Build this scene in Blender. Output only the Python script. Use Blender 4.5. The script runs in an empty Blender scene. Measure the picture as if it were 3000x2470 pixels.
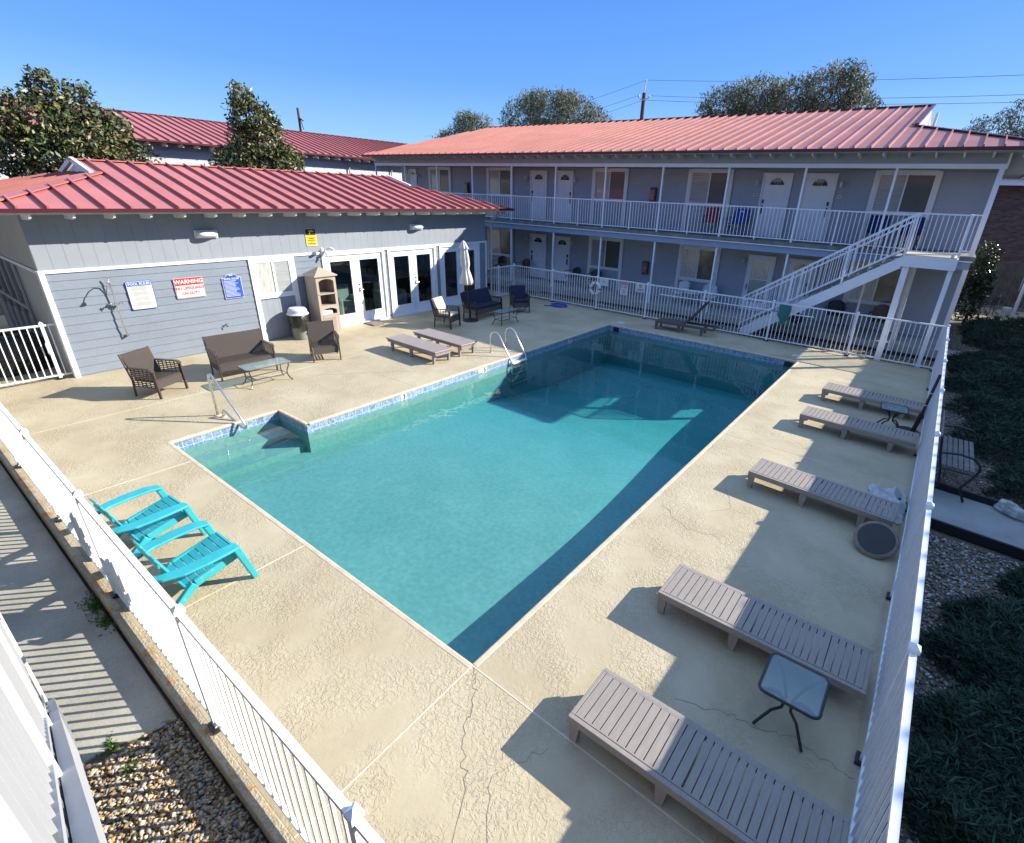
import bpy, math, random
import numpy as np
from mathutils import Vector, Matrix
random.seed(7); rng = np.random.default_rng(7)
S = bpy.context.scene; COL = S.collection
R = math.radians; PI = math.pi

# ---------------------------------------------------------------- materials
def _nt(name):
    m = bpy.data.materials.new(name); m.use_nodes = True
    nt = m.node_tree; nt.nodes.clear()
    out = nt.nodes.new('ShaderNodeOutputMaterial')
    return m, nt, out
def _n(nt, t, **kw):
    n = nt.nodes.new(t)
    for k, v in kw.items():
        if k in n.inputs: n.inputs[k].default_value = v
        else: setattr(n, k, v)
    return n
def c4(c): return (c[0], c[1], c[2], 1)
def pmat(name, col, rough=.6, var=.12, vs=2.5, fine=.0, fs=60, bump=0, bs=40, bd=.01, metal=0, spec=.5, coat=0, col2=None, stretch=None, trans=0, stain=None):
    m, nt, out = _nt(name); L = nt.links.new
    b = _n(nt, 'ShaderNodeBsdfPrincipled', Roughness=rough, Metallic=metal)
    b.inputs['Specular IOR Level'].default_value = spec
    b.inputs['Coat Weight'].default_value = coat; b.inputs['Coat Roughness'].default_value = .05
    geo = _n(nt, 'ShaderNodeNewGeometry'); vec = geo.outputs['Position']
    if stretch:
        mp = _n(nt, 'ShaderNodeMapping'); mp.inputs['Scale'].default_value = stretch
        L(vec, mp.inputs['Vector']); vec = mp.outputs['Vector']
    n1 = _n(nt, 'ShaderNodeTexNoise', Scale=vs, Detail=5.0, Roughness=.6); L(vec, n1.inputs['Vector'])
    rmp = _n(nt, 'ShaderNodeValToRGB')
    c2 = col2 if col2 else tuple(x*(1-var) for x in col)
    cA = col if col2 else tuple(min(1, x*(1+var*.6)) for x in col)
    rmp.color_ramp.elements[0].position = .35; rmp.color_ramp.elements[1].position = .65
    rmp.color_ramp.elements[0].color = c4(c2); rmp.color_ramp.elements[1].color = c4(cA)
    L(n1.outputs['Fac'], rmp.inputs['Fac']); cur = rmp.outputs['Color']
    if fine:
        n2 = _n(nt, 'ShaderNodeTexNoise', Scale=fs, Detail=3.0); L(vec, n2.inputs['Vector'])
        mx = _n(nt, 'ShaderNodeMix', data_type='RGBA', blend_type='OVERLAY'); mx.inputs[0].default_value = fine
        L(cur, mx.inputs[6]); L(n2.outputs['Fac'], mx.inputs[7]); cur = mx.outputs[2]
    if stain:
        n4 = _n(nt, 'ShaderNodeTexNoise', Scale=stain[1], Detail=6.0, Roughness=.7); L(vec, n4.inputs['Vector'])
        r4 = _n(nt, 'ShaderNodeValToRGB'); r4.color_ramp.elements[0].position = stain[2]; r4.color_ramp.elements[1].position = stain[2]+.1
        L(n4.outputs['Fac'], r4.inputs['Fac'])
        mx = _n(nt, 'ShaderNodeMix', data_type='RGBA'); L(r4.outputs['Color'], mx.inputs[0])
        L(cur, mx.inputs[6]); mx.inputs[7].default_value = c4(stain[0]); cur = mx.outputs[2]
    L(cur, b.inputs['Base Color'])
    if bump:
        n3 = _n(nt, 'ShaderNodeTexNoise', Scale=bs, Detail=4.0); L(vec, n3.inputs['Vector'])
        bp = _n(nt, 'ShaderNodeBump', Strength=bump, Distance=bd); L(n3.outputs['Fac'], bp.inputs['Height'])
        L(bp.outputs['Normal'], b.inputs['Normal'])
    L(b.outputs[0], out.inputs[0])
    if trans:
        tr = _n(nt, 'ShaderNodeBsdfTranslucent'); L(cur, tr.inputs[0])
        ms = _n(nt, 'ShaderNodeMixShader'); ms.inputs[0].default_value = trans
        L(b.outputs[0], ms.inputs[1]); L(tr.outputs[0], ms.inputs[2]); L(ms.outputs[0], out.inputs[0])
    return m

def deck_mat():
    m, nt, out = _nt('stucco_deck'); L = nt.links.new
    b = _n(nt, 'ShaderNodeBsdfPrincipled', Roughness=.85); b.inputs['Specular IOR Level'].default_value = .3
    g = _n(nt, 'ShaderNodeNewGeometry').outputs['Position']
    big = _n(nt, 'ShaderNodeTexNoise', Scale=.7, Detail=6.0, Roughness=.65); L(g, big.inputs['Vector'])
    r1 = _n(nt, 'ShaderNodeValToRGB'); e = r1.color_ramp.elements
    e[0].position = .33; e[0].color = (.385, .32, .205, 1); e[1].position = .62; e[1].color = (.485, .42, .285, 1)
    L(big.outputs['Fac'], r1.inputs['Fac'])
    med = _n(nt, 'ShaderNodeTexNoise', Scale=5.5, Detail=6.0, Roughness=.7, Distortion=.6); L(g, med.inputs['Vector'])
    r2 = _n(nt, 'ShaderNodeValToRGB'); e = r2.color_ramp.elements
    e[0].position = .56; e[0].color = (0, 0, 0, 1); e[1].position = .8; e[1].color = (.5, .5, .5, 1)
    L(med.outputs['Fac'], r2.inputs['Fac'])
    mx = _n(nt, 'ShaderNodeMix', data_type='RGBA'); L(r2.outputs['Color'], mx.inputs[0]); L(r1.outputs['Color'], mx.inputs[6])
    mx.inputs[7].default_value = (.30, .275, .23, 1)
    # rusty specks
    n5 = _n(nt, 'ShaderNodeTexNoise', Scale=1.9, Detail=8.0, Roughness=.75); L(g, n5.inputs['Vector'])
    r5 = _n(nt, 'ShaderNodeValToRGB'); e = r5.color_ramp.elements; e[0].position = .68; e[1].position = .78
    e[0].color = (0, 0, 0, 1); e[1].color = (.6, .6, .6, 1); L(n5.outputs['Fac'], r5.inputs['Fac'])
    mx2 = _n(nt, 'ShaderNodeMix', data_type='RGBA'); L(r5.outputs['Color'], mx2.inputs[0]); L(mx.outputs[2], mx2.inputs[6])
    mx2.inputs[7].default_value = (.42, .27, .12, 1)
    # trowelled knock-down texture: plateaus with gaps between
    kn = _n(nt, 'ShaderNodeTexNoise', Scale=25.0, Detail=3.0, Roughness=.6, Distortion=.8); L(g, kn.inputs['Vector'])
    r3 = _n(nt, 'ShaderNodeValToRGB'); e = r3.color_ramp.elements
    e[0].position = .46; e[1].position = .54; L(kn.outputs['Fac'], r3.inputs['Fac'])
    pt = _n(nt, 'ShaderNodeTexNoise', Scale=1.6, Detail=2.0); L(g, pt.inputs['Vector'])
    r4 = _n(nt, 'ShaderNodeValToRGB'); e = r4.color_ramp.elements; e[0].position = .40; e[1].position = .60
    e[0].color = (.06, .06, .06, 1); L(pt.outputs['Fac'], r4.inputs['Fac'])
    ml = _n(nt, 'ShaderNodeMath', operation='MULTIPLY'); L(r3.outputs['Color'], ml.inputs[0]); L(r4.outputs['Color'], ml.inputs[1])
    fn = _n(nt, 'ShaderNodeTexNoise', Scale=160.0, Detail=2.0); L(g, fn.inputs['Vector'])
    ad = _n(nt, 'ShaderNodeMath', operation='MULTIPLY_ADD'); L(fn.outputs['Fac'], ad.inputs[0]); ad.inputs[1].default_value = .25; L(ml.outputs[0], ad.inputs[2])
    bp = _n(nt, 'ShaderNodeBump', Strength=.7, Distance=.007); L(ad.outputs[0], bp.inputs['Height'])
    L(bp.outputs['Normal'], b.inputs['Normal']); L(mx2.outputs[2], b.inputs['Base Color']); L(b.outputs[0], out.inputs[0])
    return m

def tile_mat():
    m, nt, out = _nt('pool_tile'); L = nt.links.new
    b = _n(nt, 'ShaderNodeBsdfPrincipled', Roughness=.12)
    g = _n(nt, 'ShaderNodeNewGeometry').outputs['Position']
    sp = _n(nt, 'ShaderNodeSeparateXYZ'); L(g, sp.inputs[0])
    ad = _n(nt, 'ShaderNodeMath', operation='ADD'); L(sp.outputs[0], ad.inputs[0]); L(sp.outputs[1], ad.inputs[1])
    cb = _n(nt, 'ShaderNodeCombineXYZ'); L(ad.outputs[0], cb.inputs[0]); L(sp.outputs[2], cb.inputs[1])
    br = _n(nt, 'ShaderNodeTexBrick', offset=0.0, Scale=1.0); br.inputs['Mortar Size'].default_value = .004
    br.inputs['Brick Width'].default_value = .152; br.inputs['Row Height'].default_value = .152
    br.inputs['Color1'].default_value = (.12, .20, .33, 1); br.inputs['Color2'].default_value = (.19, .29, .42, 1); br.inputs['Mortar'].default_value = (.6, .62, .6, 1)
    L(cb.outputs[0], br.inputs['Vector'])
    n = _n(nt, 'ShaderNodeTexNoise', Scale=22.0, Detail=3.0, Distortion=1.5); L(g, n.inputs['Vector'])
    r = _n(nt, 'ShaderNodeValToRGB'); r.color_ramp.elements[0].position = .47; r.color_ramp.elements[1].position = .60; L(n.outputs['Fac'], r.inputs['Fac'])
    mx = _n(nt, 'ShaderNodeMix', data_type='RGBA'); L(r.outputs['Color'], mx.inputs[0]); L(br.outputs['Color'], mx.inputs[6]); mx.inputs[7].default_value = (.36, .45, .55, 1)
    L(mx.outputs[2], b.inputs['Base Color']); L(b.outputs[0], out.inputs[0])
    return m

def schlick(nt, f0, normal=None):
    L = nt.links.new
    lw = _n(nt, 'ShaderNodeLayerWeight', Blend=.5)
    if normal is not None: L(normal, lw.inputs['Normal'])
    pw = _n(nt, 'ShaderNodeMath', operation='POWER'); L(lw.outputs['Facing'], pw.inputs[0]); pw.inputs[1].default_value = 5.0
    ma = _n(nt, 'ShaderNodeMath', operation='MULTIPLY_ADD'); L(pw.outputs[0], ma.inputs[0]); ma.inputs[1].default_value = 1-f0; ma.inputs[2].default_value = f0
    return ma.outputs[0]
def watervol(nt, out):
    va = _n(nt, 'ShaderNodeVolumeAbsorption', Density=.42); va.inputs['Color'].default_value = (.24, .82, .90, 1); nt.links.new(va.outputs[0], out.inputs['Volume'])
def water_mat():
    m, nt, out = _nt('pool_water'); L = nt.links.new
    g = _n(nt, 'ShaderNodeNewGeometry').outputs['Position']
    n = _n(nt, 'ShaderNodeTexNoise', Scale=1.6, Detail=3.0, Roughness=.5); L(g, n.inputs['Vector'])
    n2 = _n(nt, 'ShaderNodeTexNoise', Scale=7.0, Detail=2.0); L(g, n2.inputs['Vector'])
    ad = _n(nt, 'ShaderNodeMath', operation='MULTIPLY_ADD'); L(n2.outputs['Fac'], ad.inputs[0]); ad.inputs[1].default_value = .18; L(n.outputs['Fac'], ad.inputs[2])
    bp = _n(nt, 'ShaderNodeBump', Strength=.22, Distance=.02); L(ad.outputs[0], bp.inputs['Height'])
    fr = schlick(nt, .021, bp.outputs['Normal'])
    gl = _n(nt, 'ShaderNodeBsdfGlossy', Roughness=.0); L(bp.outputs['Normal'], gl.inputs['Normal'])
    tr = _n(nt, 'ShaderNodeBsdfTransparent'); tr.inputs[0].default_value = (.86, .97, .975, 1)
    ms = _n(nt, 'ShaderNodeMixShader'); L(fr, ms.inputs[0]); L(tr.outputs[0], ms.inputs[1]); L(gl.outputs[0], ms.inputs[2])
    L(ms.outputs[0], out.inputs[0]); watervol(nt, out); return m
def water_side():
    m, nt, out = _nt('pool_water_body'); tr = _n(nt, 'ShaderNodeBsdfTransparent'); nt.links.new(tr.outputs[0], out.inputs[0]); watervol(nt, out); return m

def glass_mat(name, tint=(.8, .85, .85), fac=None, rough=0.0):
    m, nt, out = _nt(name); L = nt.links.new
    fr = schlick(nt, .07)
    gl = _n(nt, 'ShaderNodeBsdfGlossy', Roughness=rough)
    tr = _n(nt, 'ShaderNodeBsdfTransparent'); tr.inputs[0].default_value = c4(tint)
    ms = _n(nt, 'ShaderNodeMixShader')
    if fac is None: L(fr, ms.inputs[0])
    else: ms.inputs[0].default_value = fac
    L(tr.outputs[0], ms.inputs[1]); L(gl.outputs[0], ms.inputs[2]); L(ms.outputs[0], out.inputs[0]); return m

def frost_mat(name):
    m, nt, out = _nt(name); L = nt.links.new
    p = _n(nt, 'ShaderNodeBsdfPrincipled', Roughness=.18); p.inputs['Base Color'].default_value = (.42, .5, .5, 1)
    tr = _n(nt, 'ShaderNodeBsdfTransparent'); tr.inputs[0].default_value = (.75, .85, .85, 1)
    ms = _n(nt, 'ShaderNodeMixShader'); ms.inputs[0].default_value = .34
    L(tr.outputs[0], ms.inputs[1]); L(p.outputs[0], ms.inputs[2]); L(ms.outputs[0], out.inputs[0]); return m

def wicker_mat(name, col):
    m, nt, out = _nt(name); L = nt.links.new
    b = _n(nt, 'ShaderNodeBsdfPrincipled', Roughness=.38)
    tc = _n(nt, 'ShaderNodeTexCoord').outputs['Object']
    w1 = _n(nt, 'ShaderNodeTexWave', wave_type='BANDS', bands_direction='Z', Scale=26.0); L(tc, w1.inputs['Vector'])
    w2 = _n(nt, 'ShaderNodeTexWave', wave_type='BANDS', bands_direction='Y', Scale=13.0); L(tc, w2.inputs['Vector'])
    mu = _n(nt, 'ShaderNodeMath', operation='ADD'); L(w1.outputs['Fac'], mu.inputs[0]); L(w2.outputs['Fac'], mu.inputs[1])
    r = _n(nt, 'ShaderNodeValToRGB'); r.color_ramp.elements[0].position = .3; r.color_ramp.elements[1].position = 1.0
    r.color_ramp.elements[0].color = c4(tuple(x*.45 for x in col)); r.color_ramp.elements[1].color = c4(tuple(x*1.25 for x in col))
    L(mu.outputs[0], r.inputs['Fac']); L(r.outputs['Color'], b.inputs['Base Color'])
    bp = _n(nt, 'ShaderNodeBump', Strength=.8, Distance=.006); L(mu.outputs[0], bp.inputs['Height']); L(bp.outputs['Normal'], b.inputs['Normal'])
    L(b.outputs[0], out.inputs[0]); return m

def brick_mat():
    m, nt, out = _nt('dark_brick'); L = nt.links.new
    b = _n(nt, 'ShaderNodeBsdfPrincipled', Roughness=.85)
    g = _n(nt, 'ShaderNodeNewGeometry').outputs['Position']
    sp = _n(nt, 'ShaderNodeSeparateXYZ'); L(g, sp.inputs[0])
    ad = _n(nt, 'ShaderNodeMath', operation='ADD'); L(sp.outputs[0], ad.inputs[0]); L(sp.outputs[1], ad.inputs[1])
    cb = _n(nt, 'ShaderNodeCombineXYZ'); L(ad.outputs[0], cb.inputs[0]); L(sp.outputs[2], cb.inputs[1])
    br = _n(nt, 'ShaderNodeTexBrick', Scale=1.0); br.inputs['Mortar Size'].default_value = .012
    br.inputs['Brick Width'].default_value = .26; br.inputs['Row Height'].default_value = .085
    br.inputs['Color1'].default_value = (.075, .035, .03, 1); br.inputs['Color2'].default_value = (.20, .09, .065, 1); br.inputs['Mortar'].default_value = (.12, .10, .09, 1)
    L(cb.outputs[0], br.inputs['Vector']); L(br.outputs['Color'], b.inputs['Base Color']); L(b.outputs[0], out.inputs[0]); return m

M = {}
M['deck'] = deck_mat(); M['tile'] = tile_mat(); M['water'] = water_mat(); M['brick'] = brick_mat()
M['coping'] = pmat('cream_coping', (.55, .46, .33), .8, .15, 6, bump=.3, bs=70)
M['joint'] = pmat('pale_joint', (.64, .56, .43), .8, .15, 8)
M['crack'] = pmat('dark_crack', (.19, .155, .12), .95)
M['plaster'] = pmat('teal_plaster', (.185, .315, .275), .7, .07, 1.1, fine=.28, fs=16, col2=(.15, .285, .25))  # fine noise puts caustic light and faint dirt mottling into the plaster colour
M['walk'] = pmat('walk_concrete', (.36, .34, .275), .9, .2, 1.4, fine=.35, fs=90, bump=.4, bs=90, bd=.004)
M['path'] = pmat('path_concrete', (.30, .31, .29), .9, .22, 1.2, fine=.3, fs=90, bump=.3, bs=90, bd=.004)
M['kerb'] = pmat('rusty_kerb', (.40, .35, .25), .9, .25, 3, fine=.5, fs=45, bump=1, bs=60, bd=.012, stain=((.42, .19, .05), 5.5, .54))
M['ground'] = pmat('bare_ground', (.10, .085, .06), .95, .3, 2, bump=.5, bs=30, bd=.02)
M['gravelbed'] = pmat('gravel_bed', (.16, .13, .09), .95, .5, 40, bump=1, bs=45, bd=.02)
M['flag'] = pmat('flagstone', (.5, .43, .32), .9, .25, 4)
M['white'] = pmat('white_paint', (.76, .77, .78), .32, .03, 4)
M['whiterail'] = pmat('white_railing_paint', (.76, .775, .79), .35, .05, 9, stain=((.45, .36, .25), 16, .74))
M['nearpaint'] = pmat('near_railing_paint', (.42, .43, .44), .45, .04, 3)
M['trim'] = pmat('white_trim', (.75, .75, .75), .45, .05, 3)
M['siding'] = pmat('blue_grey_siding', (.205, .24, .285), .38, .06, 1.2, fine=.15, fs=25, stretch=(1, 1, 2), bump=.12, bs=9, bd=.01)
M['siding2'] = pmat('grey_blue_panel', (.25, .28, .315), .6, .06, 1.2, bump=.15, bs=60)
M['aptsiding'] = pmat('slate_siding', (.33, .365, .42), .5, .06, 1.2, fine=.2, fs=30)
M['fascia'] = pmat('grey_fascia', (.31, .335, .355), .6, .06, 2)
M['beam'] = pmat('steel_blue_beam', (.25, .32, .43), .5, .06, 2)
M['slab'] = pmat('slab_edge_concrete', (.17, .18, .165), .85, .3, 3)
M['roof'] = pmat('red_standing_seam', (.45, .15, .13), .5, .12, .9, spec=.35, fine=.1, fs=14, bump=.05, bs=2.2, bd=.02)
M['roof2'] = pmat('weathered_red_seam', (.36, .135, .11), .48, .14, .7, spec=.4, fine=.1, fs=12, bump=.05, bs=2, bd=.02)
M['gutter'] = pmat('maroon_gutter', (.07, .010, .014), .35, .1, 3)
M['tail'] = pmat('rafter_tail', (.70, .70, .67), .6, .1, 5)
M['soffit'] = pmat('soffit', (.40, .41, .40), .7, .05, 2)
M['door'] = pmat('white_door', (.76, .79, .83), .4, .03, 2)
M['glassdark'] = pmat('dark_pane', (.03, .037, .036), .04, .2, 2, spec=.8, coat=.6)
M['screen'] = pmat('window_screen', (.075, .085, .078), .35, .15, 1.5, coat=.5)
M['blind'] = pmat('pane_with_blind', (.34, .36, .35), .3, .2, 3, coat=.8, stretch=(.5, .5, 22))
M['blindbright'] = pmat('pane_with_curtain', (.5, .5, .46), .25, .3, 6, coat=.8, stretch=(7, 7, .6))
M['glass'] = glass_mat('clear_glass'); M['frost'] = frost_mat('frosted_glass')
M['black'] = pmat('black_metal', (.018, .018, .022), .4, .2, 6)
M['blackpl'] = pmat('black_plastic', (.02, .02, .022), .45, .2, 6)
M['handle'] = pmat('dark_brass', (.06, .05, .045), .35, .2, 6, metal=.6)
M['steel'] = pmat('stainless_steel', (.72, .70, .66), .22, .05, 5, metal=1)
M['wood'] = pmat('taupe_resin_wood', (.285, .25, .215), .55, .10, 5, stretch=(14, 1.5, 4), fine=.1, fs=20, bump=.15, bs=20, bd=.003)
M['wooddark'] = pmat('dark_resin_wood', (.11, .09, .08), .5, .1, 5)
M['resin'] = pmat('taupe_resin', (.285, .24, .225), .5, .06, 5, bump=.3, bs=220, bd=.002)
M['wick'] = wicker_mat('brown_wicker', (.075, .060, .050)); M['wick2'] = wicker_mat('olive_wicker', (.11, .09, .065))
M['brownmetal'] = pmat('brown_metal', (.060, .042, .034), .35, .15, 6)
M['navy'] = pmat('navy_cushion', (.012, .017, .045), .85, .15, 6)
M['beige'] = pmat('beige_cushion', (.55, .50, .42), .85, .08, 6)
M['canvas'] = pmat('off_white_canvas', (.70, .68, .62), .85, .08, 7, trans=.15)
M['canvas2'] = pmat('grey_white_canvas', (.50, .53, .52), .85, .15, 8)
M['cabinet'] = pmat('tan_resin_cabinet', (.40, .335, .27), .5, .05, 5)
M['cabdark'] = pmat('cabinet_inside', (.12, .09, .07), .8)
M['bin'] = pmat('grey_green_bin', (.20, .215, .17), .5, .1, 5); M['bag'] = pmat('bin_bag', (.025, .028, .022), .25, .3, 9, bump=1, bs=14, bd=.03)
M['lid'] = pmat('pale_lid', (.62, .64, .63), .4, .06, 5)
M['teal'] = pmat('turquoise_plastic', (.030, .36, .40), .42, .07, 5, stain=((.10, .38, .42), 9, .6))
M['red'] = pmat('sign_red', (.50, .025, .035), .4); M['blue'] = pmat('sign_blue', (.02, .085, .40), .4)
M['signwhite'] = pmat('sign_white', (.60, .60, .57), .4, .05, 5); M['signtext'] = pmat('sign_grey_print', (.17, .19, .16), .6)
M['yellow'] = pmat('sign_yellow', (.80, .52, .03), .4); M['ink'] = pmat('black_ink', (.015, .015, .018), .5)
M['camp_red'] = pmat('red_camp_fabric', (.32, .015, .03), .8); M['camp_blue'] = pmat('blue_camp_fabric', (.015, .05, .36), .8)
M['camp_navy'] = pmat('navy_camp_fabric', (.012, .02, .14), .8)
M['ext'] = pmat('red_cabinet', (.11, .015, .018), .3, coat=.5); M['extglass'] = pmat('extinguisher', (.30, .16, .15), .3, .6, 14)
M['hose'] = pmat('blue_hose', (.03, .12, .42), .5); M['net'] = pmat('green_net', (.05, .22, .20), .8, trans=.3)
M['concbase'] = pmat('old_concrete', (.24, .20, .155), .9, .3, 8, bump=.5, bs=60); M['rock'] = pmat('pale_rock', (.40, .40, .37), .9, .45, 9, bump=.8, bs=20, bd=.02)
M['plaque'] = pmat('plaque', (.62, .60, .52), .5); M['mat'] = pmat('door_mat', (.02, .022, .028), .9)
M['woodgrey'] = pmat('weathered_slats', (.20, .185, .17), .8, .2, 6); M['wfence'] = pmat('weathered_fence', (.12, .105, .09), .9, .3, 4)
M['pole'] = pmat('utility_pole', (.10, .05, .045), .9, .2, 4); M['wire'] = pmat('power_wire', (.05, .07, .10), .6)
M['bark'] = pmat('bark', (.10, .085, .065), .95, .3, 8, bump=.6, bs=20)
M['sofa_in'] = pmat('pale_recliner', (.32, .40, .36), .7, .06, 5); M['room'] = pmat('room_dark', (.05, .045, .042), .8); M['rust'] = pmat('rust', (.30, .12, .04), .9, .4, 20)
M['mag1'] = pmat('magnolia_leaf', (.060, .090, .024), .45, .5, .9, col2=(.022, .036, .014)); M['mag2'] = pmat('magnolia_leaf_olive', (.19, .20, .06), .42, .4, 1.5, col2=(.11, .09, .035))
M['oak1'] = pmat('oak_leaf', (.075, .090, .040), .6, .3, .5, trans=.2); M['oak2'] = pmat('oak_leaf_pale', (.27, .27, .16), .6, .2, .5, trans=.25)
M['jun1'] = pmat('juniper', (.013, .040, .020), .7, .3, 1.2); M['jun2'] = pmat('juniper_tip', (.028, .078, .034), .7, .3, 1.2)
M['bush'] = pmat('bush_leaf', (.05, .075, .03), .25, .3, 3); M['weed'] = pmat('weed', (.10, .20, .03), .6, .2, 4, trans=.3)
M['lampglass'] = pmat('lamp_glass', (.55, .56, .55), .2, coat=.5); M['edging'] = pmat('black_edging', (.012, .012, .014), .6)
M['lifewhite'] = pmat('ring_white', (.68, .68, .66), .5); M['ringred'] = pmat('ring_red', (.25, .06, .08), .6)
PEB = [pmat('pebble_%s' % n, c, .75, .25, 20) for n, c in (('tan', (.42, .30, .15)), ('cream', (.55, .46, .32)), ('brown', (.26, .17, .09)), ('grey', (.33, .32, .30)))]
PEBG = [pmat('stone_%s' % n, c, .75, .25, 20) for n, c in (('mid', (.20, .19, .17)), ('pale', (.42, .41, .39)), ('dark', (.10, .095, .085)), ('buff', (.30, .26, .20)))]

# ---------------------------------------------------------------- mesh builder
class MB:
    def __init__(s): s.v = []; s.f = []; s.m = []
    def add(s, vs, fs, mi=0):
        o = len(s.v); s.v += [tuple(p) for p in vs]; s.f += [tuple(i+o for i in f) for f in fs]; s.m += [mi]*len(fs); return s
    def box(s, x0, x1, y0, y1, z0, z1, mi=0):
        if x0 > x1: x0, x1 = x1, x0
        if y0 > y1: y0, y1 = y1, y0
        if z0 > z1: z0, z1 = z1, z0
        return s.add([(x0,y0,z0),(x1,y0,z0),(x1,y1,z0),(x0,y1,z0),(x0,y0,z1),(x1,y0,z1),(x1,y1,z1),(x0,y1,z1)],
            [(0,3,2,1),(4,5,6,7),(0,1,5,4),(1,2,6,5),(2,3,7,6),(3,0,4,7)], mi)
    def beam(s, a, b, w, h, up=(0,0,1), w2=None, h2=None, mi=0):
        a = Vector(a); b = Vector(b); d = (b-a).normalized(); u = Vector(up)
        if abs(d.dot(u)) > .98: u = Vector((0,1,0)) if abs(d.y) < .9 else Vector((1,0,0))
        sd = d.cross(u).normalized(); u = sd.cross(d).normalized()
        w2 = w if w2 is None else w2; h2 = h if h2 is None else h2; vs = []
        for p, ww, hh in ((a,w,h),(b,w2,h2)):
            for i, j in ((-1,-1),(1,-1),(1,1),(-1,1)): vs.append(p+sd*(i*ww/2)+u*(j*hh/2))
        return s.add(vs, [(0,3,2,1),(4,5,6,7),(0,1,5,4),(1,2,6,5),(2,3,7,6),(3,0,4,7)], mi)
    def tube(s, pts, r, n=8, mi=0, closed=False):
        pts = [Vector(p) for p in pts]; rings = []; k = len(pts); pu = None; rr = r if hasattr(r, '__len__') else [r]*k
        for i, p in enumerate(pts):
            if closed: d = pts[(i+1) % k]-pts[i-1]
            else: d = pts[min(i+1, k-1)]-pts[max(i-1, 0)]
            d.normalize()
            if pu is None: pu = Vector((0,0,1)) if abs(d.z) < .9 else Vector((1,0,0))
            sd = d.cross(pu)
            if sd.length < 1e-4: sd = d.cross(Vector((0,1,.1)))
            sd.normalize(); pu = sd.cross(d).normalized()
            rings.append([p+(sd*math.cos(2*PI*j/n)+pu*math.sin(2*PI*j/n))*rr[i] for j in range(n)])
        vs = [q for ring in rings for q in ring]; fs = []
        for i in range(k if closed else k-1):
            i2 = (i+1) % k
            for j in range(n): fs.append((i*n+j, i*n+(j+1) % n, i2*n+(j+1) % n, i2*n+j))
        if not closed: fs.append(tuple(range(n))[::-1]); fs.append(tuple((k-1)*n+j for j in range(n)))
        return s.add(vs, fs, mi)
    def lathe(s, c, prof, n=24, mi=0, axis=None):
        vs = []; fs = []
        for r, z in prof:
            for j in range(n): vs.append(Vector((r*math.cos(2*PI*j/n), r*math.sin(2*PI*j/n), z)))
        if axis is not None:
            q = Vector((0,0,1)).rotation_difference(Vector(axis).normalized()); vs = [q @ v for v in vs]
        vs = [Vector(c)+v for v in vs]
        for i in range(len(prof)-1):
            for j in range(n): fs.append((i*n+j, i*n+(j+1) % n, (i+1)*n+(j+1) % n, (i+1)*n+j))
        fs.append(tuple(range(n))[::-1]); fs.append(tuple((len(prof)-1)*n+j for j in range(n)))
        return s.add(vs, fs, mi)
    def poly(s, pts, mi=0): return s.add(pts, [tuple(range(len(pts)))], mi)
    def prism(s, pts, d, mi=0):
        k = len(pts); d = Vector(d); top = [Vector(p)+d for p in pts]
        return s.add(list(pts)+top, [tuple(range(k))[::-1], tuple(range(k, 2*k))]+[(i, (i+1) % k, (i+1) % k+k, i+k) for i in range(k)], mi)
    def build(s, name, mat, parent=None, smooth=False, bevel=0, local=False):
        me = bpy.data.meshes.new(name); vs = s.v
        if parent is not None and not local:
            o = WORLD[parent]; vs = [(a-o[0], b-o[1], c-o[2]) for a, b, c in vs]
        me.from_pydata([tuple(v) for v in vs], [], s.f)
        mats = mat if isinstance(mat, (list, tuple)) else [mat]
        for m_ in mats: me.materials.append(m_)
        if len(mats) > 1: me.polygons.foreach_set('material_index', s.m)
        if smooth: me.polygons.foreach_set('use_smooth', [True]*len(me.polygons))
        me.update()
        ob = bpy.data.objects.new(name, me); COL.objects.link(ob); ob.parent = parent
        if parent is not None: WORLD[ob] = WORLD[parent] if not local else (0,0,0)
        else: WORLD[ob] = (0,0,0)
        if bevel:
            md = ob.modifiers.new('bevel', 'BEVEL'); md.width = bevel; md.segments = 2; md.limit_method = 'ANGLE'; md.angle_limit = R(40)
        if smooth and bevel == 0 and smooth != 'all':
            pass
        return ob
WORLD = {}
def tag(o, label, cat=None, group=None):
    o['label'] = label
    if cat: o['category'] = cat
    if group: o['group'] = group
    return o
def thing(name, label, cat, loc=(0,0,0), rz=0, group=None):
    o = bpy.data.objects.new(name, None); COL.objects.link(o); o.location = loc; o.rotation_euler = (0,0,rz); o.empty_display_size = .2
    WORLD[o] = tuple(loc); tag(o, label, cat, group); return o
def struct(ob, kind='structure'): ob['kind'] = kind; return ob
def copy_tree(o, parent=None):
    c = o.copy(); COL.objects.link(c); c.parent = parent; WORLD[c] = WORLD.get(o, (0,0,0))
    for ch in list(o.children): copy_tree(ch, c)
    return c
def dup(o, loc, rz, label, group=None):
    c = copy_tree(o); c.location = loc; c.rotation_euler = (0,0,rz); c['label'] = label
    if group: c['group'] = group
    return c
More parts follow.
